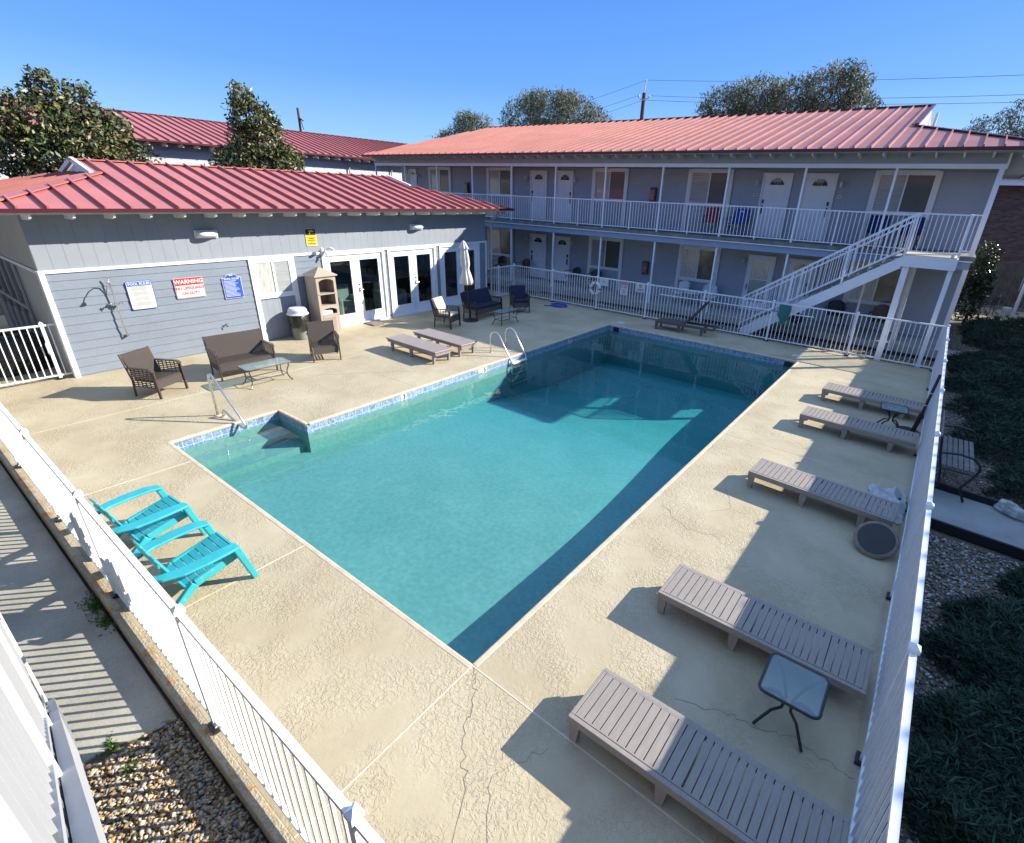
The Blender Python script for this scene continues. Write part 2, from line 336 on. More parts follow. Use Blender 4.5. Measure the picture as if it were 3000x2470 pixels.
def text(name, s, size, origin, right, up, mat, parent, bold=.0, ext=.002, align='CENTER'):
    cu = bpy.data.curves.new(name, 'FONT'); cu.body = s; cu.size = size; cu.extrude = ext; cu.align_x = align; cu.align_y = 'CENTER'; cu.offset = bold; cu.resolution_u = 3
    ob = bpy.data.objects.new('t', cu); COL.objects.link(ob)
    dg = bpy.context.evaluated_depsgraph_get(); me = bpy.data.meshes.new_from_object(ob.evaluated_get(dg)); bpy.data.objects.remove(ob)
    rt = Vector(right).normalized(); u = Vector(up).normalized(); n = rt.cross(u)
    w = WORLD[parent] if parent is not None else (0,0,0)
    mt = Matrix((( rt.x,u.x,n.x,origin[0]-w[0]),(rt.y,u.y,n.y,origin[1]-w[1]),(rt.z,u.z,n.z,origin[2]-w[2]),(0,0,0,1)))
    me.transform(mt); me.materials.clear(); me.materials.append(mat)
    o = bpy.data.objects.new(name, me); COL.objects.link(o); o.parent = parent; WORLD[o] = w; return o
def npmesh(name, verts, faces, mats, mi=None, parent=None, nv=4):
    me = bpy.data.meshes.new(name); n = len(faces)
    me.vertices.add(len(verts)); me.vertices.foreach_set('co', np.asarray(verts, dtype=np.float32).ravel())
    me.loops.add(n*nv); me.loops.foreach_set('vertex_index', np.asarray(faces, dtype=np.int32).ravel())
    me.polygons.add(n); me.polygons.foreach_set('loop_start', np.arange(0, n*nv, nv, dtype=np.int32))
    for m_ in mats: me.materials.append(m_)
    if mi is not None: me.polygons.foreach_set('material_index', np.asarray(mi, dtype=np.int32))
    me.update(calc_edges=True); ob = bpy.data.objects.new(name, me); COL.objects.link(ob); ob.parent = parent; return ob

# ---------------------------------------------------------------- ground, deck, pool
PW, PA, PB, PLn = 6.03, .99, 1.82, 12.63      # pool: width, alcove width, alcove length, length
FX, FY, FN = 3.03, 14.30, -1.68               # fence planes: right (x), far (y), near (y)
g = MB(); g.box(-300, -12, -200, 400, -.35, -.25); g.box(14, 300, -200, 400, -.35, -.25); g.box(-12, 14, 30, 400, -.35, -.25); g.box(-12, 14, -200, -8, -.35, -.25)
g.box(-12, 14, -8, 0, -.35, -.25); g.box(-12, -8, 0, 30, -.35, -.25); g.box(1, 14, 0, 30, -.35, -.25); g.box(-8, 1, 13, 30, -.35, -.25)
struct(g.build('ground', M['ground']))
d = MB(); DY0 = -1.715
d.box(-20, -PW-PA, DY0, 14.42, -.2, 0); d.box(-PW-PA, 3.12, DY0, 0, -.2, 0); d.box(0, 3.12, 0, 14.42, -.2, 0)
d.box(-PW-PA, -PW, PB, 14.42, -.2, 0); d.box(-PW, 0, PLn, 14.42, -.2, 0)
deck = struct(d.build('pool_deck', M['deck']))
k = MB(); k.box(-20, 3.12, DY0-.09, DY0, -.22, .006); kerb = struct(k.build('deck_kerb', M['kerb'], bevel=.012))
j = MB()
def joint(x0, y0, x1, y1, w=.012): j.beam((x0,y0,.0),(x1,y1,.0), w, .006)
joint(-6.05, 0, -6.08, DY0); joint(-2.80, 0, -2.78, DY0); joint(.0, -.02, .03, DY0); joint(0, 0, 3.1, -.05)
for yy in (2.2, 4.4, 6.6, 8.8, 11.0): joint(-11.7, yy-.1, -PW-.1, yy, .008)
joint(0, 6.6, 3.1, 6.6, .006); joint(0, 12.63, 3.1, 12.7, .006); joint(-9.0, -1.7, -9.0, 14.3, .006); joint(-3, 12.7, -3, 14.4, .006)
struct(j.build('deck_joints', M['joint']))
def crack(pts, w=.008, n=7, amp=.03):
    c = MB(); rs = random.Random(len(pts)*17+int(pts[0][0]*100)); out = []
    for (a, b) in zip(pts[:-1], pts[1:]):
        for i in range(n):
            t = i/n; out.append((a[0]+(b[0]-a[0])*t+rs.uniform(-amp, amp), a[1]+(b[1]-a[1])*t+rs.uniform(-amp, amp)))
    out.append(pts[-1]); w = w*.6
    for a, b in zip(out[:-1], out[1:]): c.beam((a[0],a[1],.0),(b[0],b[1],.0), w*rs.uniform(.35, 1.2), .004)
    return c
ck = MB()
for pts, w in (([(.02,-.02),(.10,-.08),(.23,-.19),(.44,-.55),(.62,-.71),(.9,-1.08),(1.3,-1.5)], .007), ([(1.61,.84),(1.95,.99),(2.17,1.02),(2.54,1.14),(2.82,1.1),(3.0,1.09)], .007),
        ([(-8.3,3.4),(-7.9,3.9),(-7.5,4.4),(-7.0,5.0)], .006), ([(.2,3.6),(.7,3.3),(1.1,3.4)], .004), ([(-4.9,-.6),(-4.4,-.7)], .004), ([(1.0,-.2),(.8,-.6),(1.2,-1.1)], .004), ([(.6,5.0),(1.0,4.2),(.8,3.9)], .004), ([(-7.7,.6),(-7.9,.2),(-8.4,.4)], .004), ([(1.3,9.2),(1.2,8.7)],.004)):
    c = crack(pts, w); ck.add(c.v, c.f)
struct(ck.build('deck_cracks', M['crack']))
# pool basin
WZ = -.175
def floor_z(y):
    t_ = min(1, max(0, (y-2.0)/8.5)); t_ = t_*t_*(3-2*t_); return -.60-.75*t_
b = MB()
segs = [((0,0),(-PW-PA,0)), ((-PW-PA,0),(-PW-PA,PB)), ((-PW-PA,PB),(-PW,PB)), ((-PW,PB),(-PW,PLn)), ((-PW,PLn),(0,PLn)), ((0,PLn),(0,0))]
tl = MB(); cp = MB()
def wallseg(mb, a, bb, z0, z1, off, th):
    # thin wall lining set just inside the deck edge
    cx, cy = -3, 6; ax, ay = a; bx, by = bb
    if ax == bx:
        s = 1 if (ax < -3) else -1
        if ax == -PW-PA: s = 1
        mb.box(ax+s*off, ax+s*(off+th), min(ay, by), max(ay, by), z0, z1)
    else:
        s = 1 if ay < 1 else -1
        mb.box(min(ax, bx), max(ax, bx), ay+s*off, ay+s*(off+th), z0, z1)
for a, bb in segs:
    wallseg(tl, a, bb, -.205, -.045, .0, .012)
    wallseg(b, a, bb, -1.6, -.206, .0, .010)
NY = 60
for i in range(NY):
    y0, y1 = PLn*i/NY, PLn*(i+1)/NY; b.poly([(-PW,y0,floor_z(y0)),(0,y0,floor_z(y0)),(0,y1,floor_z(y1)),(-PW,y1,floor_z(y1))])
b.box(-PW-PA, -PW+.25, 0, PB, -1.2, -.58); b.box(-PW-PA, -PW-.12, 0, PB, -.5799, -.46); b.box(-PW-PA, -PW-.56, 0, PB, -.4599, -.33)
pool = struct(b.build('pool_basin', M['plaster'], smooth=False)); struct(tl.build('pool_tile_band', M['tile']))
# coping: rounded cream lip
def cop(a, bb, z=-.022): cp.beam((a[0],a[1],z),(bb[0],bb[1],z), .075, .052)
cop((.02,-.018),(-PW-PA-.03,-.018)); cop((-PW-PA-.018,0),(-PW-PA-.018,PB)); cop((-PW-PA-.03,PB+.018),(-PW-.0,PB+.018)); cop((-PW-.018,PB+.05),(-PW-.018,PLn)); cop((-PW-.03,PLn+.018),(.03,PLn+.018)); cop((.018,PLn),(.018,0))
struct(cp.build('pool_coping', M['coping'], bevel=.018))
w = MB(); e_ = .006; zb_ = -1.75
out_ = [(0-0+e_,-e_),(e_,PLn+e_),(-PW-e_,PLn+e_),(-PW-e_,PB+e_),(-PW-PA-e_,PB+e_),(-PW-PA-e_,-e_)]
w.poly([(x, y, WZ) for x, y in out_], 0); w.poly([(x, y, zb_) for x, y in out_][::-1], 1)
for (xa_, ya_), (xb2, yb2) in zip(out_, out_[1:]+out_[:1]): w.poly([(xb2,yb2,WZ),(xa_,ya_,WZ),(xa_,ya_,zb_),(xb2,yb2,zb_)], 1)
struct(w.build('pool_water', [M['water'], water_side()]))
for i, (x, y) in enumerate(((-5.74, PLn), (-.22, PLn))):
    q = MB(); q.box(x-.11, x+.11, PLn-.018, PLn-.003, -.20, -.055); tag(q.build('skimmer_opening', M['ink']), ['dark square skimmer opening in the tile at the far left pool corner', 'dark square skimmer opening in the tile at the far right pool corner'][i], 'skimmer', 'pool skimmer openings')
for i, (x, y) in enumerate(((-5.86, 13.14), (-.15, 13.2))):
    q = MB(); q.lathe((x,y,0), [(.13,0),(.13,.008),(.12,.010)], 24) if False else q.box(x-.13, x+.13, y-.10, y+.10, 0, .010); tag(q.build('deck_hatch', M['signwhite'], bevel=.004), ['white square skimmer lid on the deck behind the far left pool corner', 'white square skimmer lid on the deck behind the far right pool corner'][i], 'hatch', 'square deck hatches')
for s_, y, lb in (('3', 4.0, 'white depth tile reading 3 in the pool tile band'), ('5', 6.50, 'white depth tile reading 5 beside the pool ladder'), ('7', 10.27, 'white depth tile reading 7 in the shaded tile band')):
    t = thing('depth_tile', lb, 'depth marker', (-PW+.013, y, -.11), group='pool depth markers')
    q = MB(); q.box(-PW+.0125, -PW+.017, y-.085, y+.085, -.175, -.048); q.build('plate', M['signwhite'], t)
    text('number', s_, .15, (-PW+.0175, y+.01, -.112), (0,1,0), (0,0,1), M['ink'], t, bold=.003)
q = MB(); q.box(-PW+.0125, -PW+.017, 6.28, 6.42, -.15, -.048); tag(q.build('marker_tile', M['signwhite']), 'small plain white tile left of the depth number 5', 'tile')
# walkway and gravel in front of the near fence
wk = MB(); wk.prism([(-20,-3.9,-.25),(-2.05,-3.9,-.25),(-1.86,-2.9,-.25),(-1.80,-2.24,-.25),(-1.70,-2.05,-.25),(-1.66,DY0-.115,-.25),(-20,DY0-.115,-.25)], (0,0,.10))
struct(wk.build('walkway', M['walk'], bevel=.01))
gb = MB(); gb.box(-2.2, 3.6, -3.9, DY0-.10, -.25, -.175); gb.box(3.12, 5.3, -3.9, 30, -.25, -.16); gb.box(-11.9, 3.4, 14.42, 16.0, -.25, -.10); struct(gb.build('gravel_bed', M['gravelbed']))
def pebbles(name, boxes, n, size, z, mats, lab):
    V = []; F = []; MI = []; octf = np.array([(0,2,4),(2,1,4),(1,3,4),(3,0,4),(2,0,5),(1,2,5),(3,1,5),(0,3,5)])
    for (x0, x1, y0, y1), cnt in zip(boxes, n):
        for i in range(cnt):
            s = size*rng.uniform(.6, 1.5); sx, sy, sz = s*rng.uniform(.8, 1.5), s*rng.uniform(.7, 1.1), s*rng.uniform(.35, .7)
            p = np.array([(sx,0,0),(-sx,0,0),(0,sy,0),(0,-sy,0),(0,0,sz),(0,0,-sz)])*rng.uniform(.75, 1.25, (6,1))+rng.normal(0, s*.12, (6,3))
            a = rng.uniform(0, 2*PI); t = rng.normal(0, .35); ca, sa = math.cos(a), math.sin(a)
            p = p @ np.array([[1,0,0],[0,math.cos(t),math.sin(t)],[0,-math.sin(t),math.cos(t)]]) @ np.array([[ca,sa,0],[-sa,ca,0],[0,0,1]])
            F.append(octf+6*len(V)); V.append(p+np.array([rng.uniform(x0, x1), rng.uniform(y0, y1), z+rng.uniform(-.01, .014)])); MI += [int(rng.integers(len(mats)))]*8
    return struct(npmesh(name, np.concatenate(V), np.concatenate(F), mats, MI, nv=3), 'stuff')
pebbles('gravel', [(-1.72, .9, -2.75, DY0-.11)], [7500], .017, -.165, PEB, '')
pebbles('garden_gravel', [(3.13, 4.6, -1.5, 5.6), (3.13, 4.7, 7.1, 16.4), (3.13, 4.3, 18.1, 22)], [9000, 3500, 700], .020, -.15, PEBG, '')
pebbles('porch_gravel', [(-11.6, 3.3, 14.45, 15.85)], [4500], .026, -.09, [PEB[1], PEBG[0], PEBG[3], PEB[0]], '')
# garden paths
pt = MB(); pt.prism([(3.1,5.84,-.2),(14,5.0,-.2),(14,6.1,-.2),(3.1,7.10,-.2)], (0,0,.10)); pt.prism([(3.1,16.75,-.2),(4.1,16.55,-.2),(6.5,16.6,-.2),(14,16,-.2),(14,17.0,-.2),(5.1,17.4,-.2),(3.1,18.1,-.2)], (0,0,.10))
struct(pt.build('garden_path', M['path'], bevel=.008))
for lb, pts in (('black edging strip on the far side of the nearer garden path', [(3.1,7.13),(14,6.13)]), ('black edging strip on the near side of the nearer garden path', [(3.1,5.81),(14,4.97)]), ('black edging strip along the farther garden path', [(3.1,16.72),(4.1,16.52),(6.5,16.57),(14,15.97)]), ('black edging strip in the gravel before the far porch', [(-11.5,15.9),(-4,15.86),(3.1,15.9)])):
    e = MB()
    for a, c in zip(pts[:-1], pts[1:]): e.beam((a[0],a[1],-.07),(c[0],c[1],-.07), .04, .14)
    tag(e.build('garden_edging', M['edging']), lb, 'edging', 'black garden edging strips')
fl = MB(); rs = random.Random(3)
for ix in range(14):
    for iy in range(12):
        x = 3.3+ix*.36+rs.uniform(-.05, .05); y = 24.3+iy*.36+rs.uniform(-.05, .05)
        pl = [(x+.17*math.cos(a)*rs.uniform(.8, 1.1), y+.17*math.sin(a)*rs.uniform(.8, 1.1), -.14) for a in (0, 1.2, 2.3, 3.4, 4.5, 5.5)]; fl.prism(pl, (0,0,.06))
struct(fl.build('flagstone_patio', M['flag']))
# juniper ground cover: short sprays of needles over low mounds
def juniper(name, boxes, cnts, edge):
    V = []; MI = []
    for (x0, x1, y0, y1), cnt in zip(boxes, cnts):
        n = cnt; X = rng.uniform(x0, x1, n); Y = rng.uniform(y0, y1, n)
        lim = edge(Y)+.22*np.sin(Y*3.1)+.16*np.sin(Y*7.3+1)
        keep = X > lim; X = X[keep]; Y = Y[keep]; lim = lim[keep]; n = len(X)
        H = np.clip((X-lim)*.9, 0, .22)+.12*(np.sin(X*2.3+Y*1.1)+np.sin(Y*2.9-X*1.7))*np.clip(X-lim, 0, 1)+rng.uniform(-.08, .10, n)
        base = np.stack([X, Y, H-.12], 1)
        for r in range(5):
            a = rng.uniform(0, 2*PI, n); L = rng.uniform(.05, .14, n); up = rng.uniform(.05, .9, n)
            dr = np.stack([np.cos(a), np.sin(a), up], 1); dr /= np.linalg.norm(dr, axis=1)[:, None]
            sd = np.cross(dr, rng.normal(0, 1, (n, 3))); sd /= np.linalg.norm(sd, axis=1)[:, None]; wd = rng.uniform(.004, .010, n)[:, None]
            tip = base+dr*L[:, None]; mid = base+dr*L[:, None]*.45
            V.append(np.stack([base, mid+sd*wd, tip, mid-sd*wd], 1)); MI.append(np.where(rng.random(n) < .3, 1, 0))
    V = np.concatenate(V); MI = np.concatenate(MI)
    return struct(npmesh(name, V.reshape(-1, 3), np.arange(len(V)*4).reshape(-1, 4), [M['jun1'], M['jun2']], MI), 'stuff')
juniper('juniper_ground_cover', [(3.2, 7.5, -2.5, 5.2), (3.3, 8.0, 7.3, 16.4)], [62000, 46000], lambda Y: np.where(Y < 6, 3.36+.32*np.clip(Y-2.6, 0, 3), 3.75+.22*np.clip(10-Y, 0, 3)-.25*np.clip(Y-12, 0, 1)))
juniper('juniper_patch', [(3.2, 8, 17.5, 24.4)], [30000], lambda Y: 3.75+.5*np.abs(Y-21)/3+.5*(Y < 18.3))

# ---------------------------------------------------------------- railings
def fence(name, label, path, h, posts, zb=0.0, pick=.115, cap=True, post_w=.055, plate=True, skip_post=(), group=None, cat='fence', sub=None, rail=(.045, .035), botgap=.09, bw=.019, mat='whiterail'):
    """path = list of stations [(x,y)...] being post positions along a straight line; each bay is a panel part."""
    t = thing(name, label, cat, (path[0][0], path[0][1], zb), group=group)
    for i, (a, c) in enumerate(zip(path[:-1], path[1:])):
        p = MB(); a = Vector((a[0], a[1], 0)); c = Vector((c[0], c[1], 0)); L = (c-a).length; u = (c-a)/L
        zt = zb+h-rail[1]/2; p.beam(a+Vector((0,0,zt)), c+Vector((0,0,zt)), rail[0], rail[1]); zl = zb+botgap
        p.beam(a+Vector((0,0,zl)), c+Vector((0,0,zl)), .034, .03)
        n = max(1, round(L/pick)); 
        for q in range(1, n):
            b0 = a+u*(L*q/n); p.beam(b0+Vector((0,0,zl)), b0+Vector((0,0,zt)), bw, bw, up=u)
        p.build('panel', M[mat], t)
    if posts:
        for i, a in enumerate(path):
            if i in skip_post: continue
            q = MB(); w_ = post_w/2; hh = h+(.02 if cap else -.03); q.box(a[0]-w_, a[0]+w_, a[1]-w_, a[1]+w_, zb, zb+hh); po = q.build('post', M['whiterail'], t)
            if cap:
                q = MB(); W_ = w_+.008; z0 = zb+hh; q.box(a[0]-W_, a[0]+W_, a[1]-W_, a[1]+W_, z0-.02, z0+.012); q.add([(a[0]-W_,a[1]-W_,z0+.012),(a[0]+W_,a[1]-W_,z0+.012),(a[0]+W_,a[1]+W_,z0+.012),(a[0]-W_,a[1]+W_,z0+.012),(a[0],a[1],z0+.045)], [(0,1,4),(1,2,4),(2,3,4),(3,0,4)])
                q.build('post_cap', M['whiterail'], po)
            if plate:
                q = MB(); q.box(a[0]-.055, a[0]+.055, a[1]-.055, a[1]+.055, zb+.001, zb+.035); q.build('base_plate', M['black'] , po)
    return t
FH = 1.22
xs = [-11.72, -9.69, -7.62, -5.565, -3.496, -1.32, .95, FX]
fence('far_pool_fence', 'white metal picket fence between the far deck and the apartment porch', [(x, FY) for x in xs], FH, True, skip_post=(7,))
ysr = [FY, 12.4, 10.2, 8.0, 5.78, 3.55, 1.27, -.95]
fence('side_pool_fence', 'white metal picket fence between the lounger deck and the dark garden', [(FX, y) for y in ysr]+[(FX, FN)], FH, True)
xn = [-11.95, -9.8, -7.7, -5.60, -3.52, -1.18, .91]
fence('near_pool_fence', 'white metal picket fence along the near deck edge behind the turquoise chairs', [(x, FN) for x in xn]+[(FX-.03, FN)], FH, True, skip_post=(7,))
t = fence('gate_fence', 'white picket gate between the clubhouse corner and the near fence', [(-11.93, -.10), (-11.95, -.30), (-11.98, FN+.02)], 1.17, True, skip_post=(0,2))
q = MB(); q.tube([(-11.91,-.33,.80),(-11.88,-.34,.76),(-11.88,-.34,.60),(-11.91,-.33,.56)], .02, 6); q.build('latch', M['whiterail'], t)
t = fence('left_pool_fence', 'white picket return fence beside the clubhouse downspout', [(-11.74, 12.85), (-11.72, 13.35), (-11.72, FY)], FH, True, skip_post=(0, 2))

# ---------------------------------------------------------------- generic building bits
def lap(mb, axis, c, a0, a1, z0, z1, pitch, out=1, holes=(), th=.014):
    """horizontal lap boards on plane axis=c between a0..a1; holes = [(h0,h1,hz0,hz1)]"""
    n = int(math.ceil((z1-z0)/pitch-1e-6))
    for i in range(n):
        b0 = z0+i*pitch; b1 = min(z1, b0+pitch)
        cuts = sorted([(h[0], h[1]) for h in holes if h[2] < b1-.004 and h[3] > b0+.004]); spans = []; cur = a0
        for h0, h1 in cuts:
            if h0 > cur: spans.append((cur, min(h0, a1)))
            cur = max(cur, h1)
        if cur < a1: spans.append((cur, a1))
        for s0, s1 in spans:
            o1 = c+out*th; o2 = c+out*.002
            if axis == 'x': P = lambda o, a, z: (o, a, z)
            else: P = lambda o, a, z: (a, o, z)
            vs = [P(o1,s0,b0),P(o1,s1,b0),P(o2,s1,b1),P(o2,s0,b1),P(c-out*.02,s0,b0),P(c-out*.02,s1,b0)]
            mb.add(vs, [(0,1,2,3),(4,5,1,0)])
def vgroove(mb, axis, c, a0, a1, z0, z1, pitch, out=1, gap=.0035, th=.005):
    a = a0
    while a < a1-.01:
        e_ = min(a+pitch-gap, a1)
        if axis == 'x': mb.box(c, c+out*th, a, e_, z0, z1)
        else: mb.box(a, e_, c, c+out*th, z0, z1)
        a += pitch
def seam_roof(face, ridge_dir, eave_a, eave_b, up, name, parent, mat, pitch, clip=None, rib_h=.045, rib_w=.035, thick=.03, phase=0):
    """face: planar polygon (list of 3D pts, CCW from above). Ribs run along `up` (3D vector up the slope), spaced along eave."""
    m = MB(); fv = [Vector(p) for p in face]; nrm = Vector((0,0,0))
    for i in range(1, len(fv)-1): nrm += (fv[i]-fv[0]).cross(fv[i+1]-fv[0])
    nrm.normalize()
    if nrm.z < 0: nrm = -nrm
    m.prism([p-nrm*thick for p in fv], nrm*thick)
    A = Vector(eave_a); B_ = Vector(eave_b); L = (B_-A).length; u = (B_-A)/L; up = Vector(up).normalized()
    t_ = phase
    while t_ < L:
        o = A+u*t_; hits = []
        k = len(fv)
        for i in range(k):
            p, q_ = fv[i], fv[(i+1) % k]
            # param along u
            dp = (p-A).dot(u); dq = (q_-A).dot(u)
            if abs(dp-dq) < 1e-6: continue
            s_ = (t_-dp)/(dq-dp)
            if -1e-6 <= s_ <= 1+1e-6: hits.append(p+(q_-p)*s_)
        if len(hits) >= 2:
            hits.sort(key=lambda h: (h-A).dot(up)); a, c = hits[0], hits[-1]
            if (c-a).length > .12: m.beam(a+nrm*(rib_h/2), c-up*.02+nrm*(rib_h/2), rib_w, rib_h, up=nrm)
        t_ += pitch
    return m.build(name, mat, parent)

# ---------------------------------------------------------------- apartment building (far side)
AW = 17.8; AX0, AX1 = -22.9, 3.04
apt = thing('apartment_building', 'long two storey blue grey apartment building with red metal roof behind the pool', 'building', (-10, AW, 0))
udoors = [(-22.28, -21.62), (-13.71, -12.74), (-12.22, -11.32), (-3.33, -2.35), (-1.98, -.98)]
uwins = [(-20.63, -18.94), (-16.43, -14.74), (-10.34, -8.63), (-6.08, -4.37), (.04, 1.76)]
ldoors = [(-22.2, -21.3), (-13.66, -12.68), (-12.22, -11.32), (-3.31, -2.34), (-1.94, -1.02)]
lwins = [(-20.6, -18.9), (-16.43, -14.72), (-10.31, -8.57), (-6.05, -4.37), (.06, 1.78)]
w = MB()
lap(w, 'y', AW, AX0, AX1, .2, 2.48, .127, -1, [(a+.02, c-.02, 0, 2.2) for a, c in ldoors]+[(a+.02, c-.02, 1.02, 2.2) for a, c in lwins])
lap(w, 'y', AW, AX0, AX1, 2.84, 4.99, .127, -1, [(a+.02, c-.02, 2.8, 4.9) for a, c in udoors]+[(a+.02, c-.02, 3.78, 4.9) for a, c in uwins])
w.box(AX0, AX1, AW+.03, 28.0, -.1, 5.35)
w.build('wall', M['aptsiding'], apt)
w = MB(); w.box(AX0, AX1+.02, 16.02, AW+.02, -.1, .2); w.build('porch_slab', M['path'], apt, bevel=.01)
w = MB(); w.box(AX0-.1, 3.14, 16.10, AW+.02, 2.70, 2.82); w.build('balcony_slab', M['slab'], apt)
w = MB(); w.box(AX0, 3.10, 16.07, 16.10, 2.672, 2.700); w.build('drip_edge', M['trim'], apt)
w = MB(); w.box(AX0, 3.07, 16.12, 16.26, 2.47, 2.698); w.box(2.93, 3.07, 16.26, 17.8, 2.47, 2.698); w.build('beam', M['beam'], apt)
w = MB(); w.box(AX0, 2.92, 16.262, AW, 2.60, 2.62); w.box(AX0, 3.0, 16.24, AW, 5.0, 5.02); w.build('ceiling', M['fascia'], apt)
w = MB(); w.box(AX0-.08, 3.12, 16.13, 16.22, 4.97, 5.085); w.box(3.04, 3.12, 16.222, AW, 4.97, 5.085); w.beam((3.10,16.16,5.08),(3.10,16.16,5.40), .05, .05); w.build('header_beam', M['trim'], apt)
w = MB(); lap(w, 'y', 16.17, AX0-.06, 3.09, 5.085, 5.40, .158, -1); w.box(AX0-.06, 3.09, 16.172, 16.21, 5.087, 5.40); w.box(3.05, 3.09, 16.21, AW, 5.087, 5.40); w.build('fascia_panel', M['fascia'], apt)
w = MB(); w.box(AX0-.5, 4.1, 15.62, 16.168, 5.335, 5.345); w.box(3.095, 4.1, 16.168, 30.9, 5.335, 5.345); w.build('soffit', M['soffit'], apt)
w = MB(); w.box(3.04, 3.06, AW, 28, -.1, 5.33); lap(w, 'x', 3.06, AW, 28, .1, 5.33, .16, 1); w.build('end_wall', M['aptsiding'], apt)
for i in range(-3, 8):
    x = -15.85+2.368*i
    for z0, z1 in ((.2, 2.47), (2.82, 4.97)):
        q = MB(); q.box(x-.03, x+.03, 16.15, 16.21, z0, z1); q.build('post', M['whiterail'], apt)
for z0, z1 in ((.2, 2.47), (2.82, 4.97)):
    q = MB(); q.box(2.96, 3.08, 16.13, 16.24, z0, z1); q.build('post', M['trim'], apt)
for x in [-.85-.6*i for i in range(37)]+[-.85+.6*i for i in range(1, 8)]:
    q = MB() if x == -.85 else q
    q.prism([(x-.022,16.16,5.33),(x-.022,15.62,5.33),(x-.022,15.62,5.285),(x-.022,15.72,5.245),(x-.022,16.16,5.225)], (.044,0,0))
q.build('rafter_tails', M['tail'], apt)
q = MB(); q.box(-23.1, 4.20, 15.47, 15.53, 5.345, 5.43); q.box(4.14, 4.20, 15.53, 31.3, 5.345, 5.43); q.build('drip_gutter', M['gutter'], apt)
q = MB(); q.box(-23.1, 4.1, 15.535, 15.60, 5.34, 5.385); q.build('sub_fascia', M['tail'], apt)
s_ = .25; e0 = 5.42
f = [(-23.1,15.5,e0),(4.2,15.5,e0),(.6,19.1,e0+.9),(.6,23.4,7.4),(-21.4,23.4,7.4)]
rf = seam_roof(f, None, (4.2-.08,15.5,e0),(-23.1,15.5,e0),(0,1,s_),'roof', apt, M['roof2'], .41, rib_h=.06, rib_w=.035)
f2 = [(4.2,15.5,e0),(4.2,31.3,e0),(.6,27.7,e0+.9),(.6,19.1,e0+.9)]
seam_roof(f2, None, (4.2,15.5,e0),(4.2,31.3,e0),(-1,0,s_),'roof', apt, M['roof2'], .41)
seam_roof([(4.2,31.3,e0),(-23.1,31.3,e0),(-21.4,23.4,7.4),(.6,23.4,7.4),(.6,27.7,e0+.9)], None, (4.2,31.3,e0),(-23.1,31.3,e0),(0,-1,s_),'roof', apt, M['roof2'], .41)
q = MB(); q.poly([(.595,19.1,e0+.9),(.595,27.7,e0+.9),(.595,23.4,7.38)]); q.build('gablet', M['fascia'], apt)
q = MB(); q.beam((.62,23.4,7.42),(-21.4,23.4,7.42), .30, .03); q.beam((4.18,15.52,e0+.02),(.6,19.1,e0+.92), .26, .03); q.beam((.64,19.0,e0+.93),(.64,23.4,7.44), .10,.05); q.build('ridge_cap', M['gutter'], apt)
q = MB(); q.tube([(.75,24.0,6.6),(.78,24.0,7.25)], .05, 8); q.build('vent_pipe', M['tail'], apt)

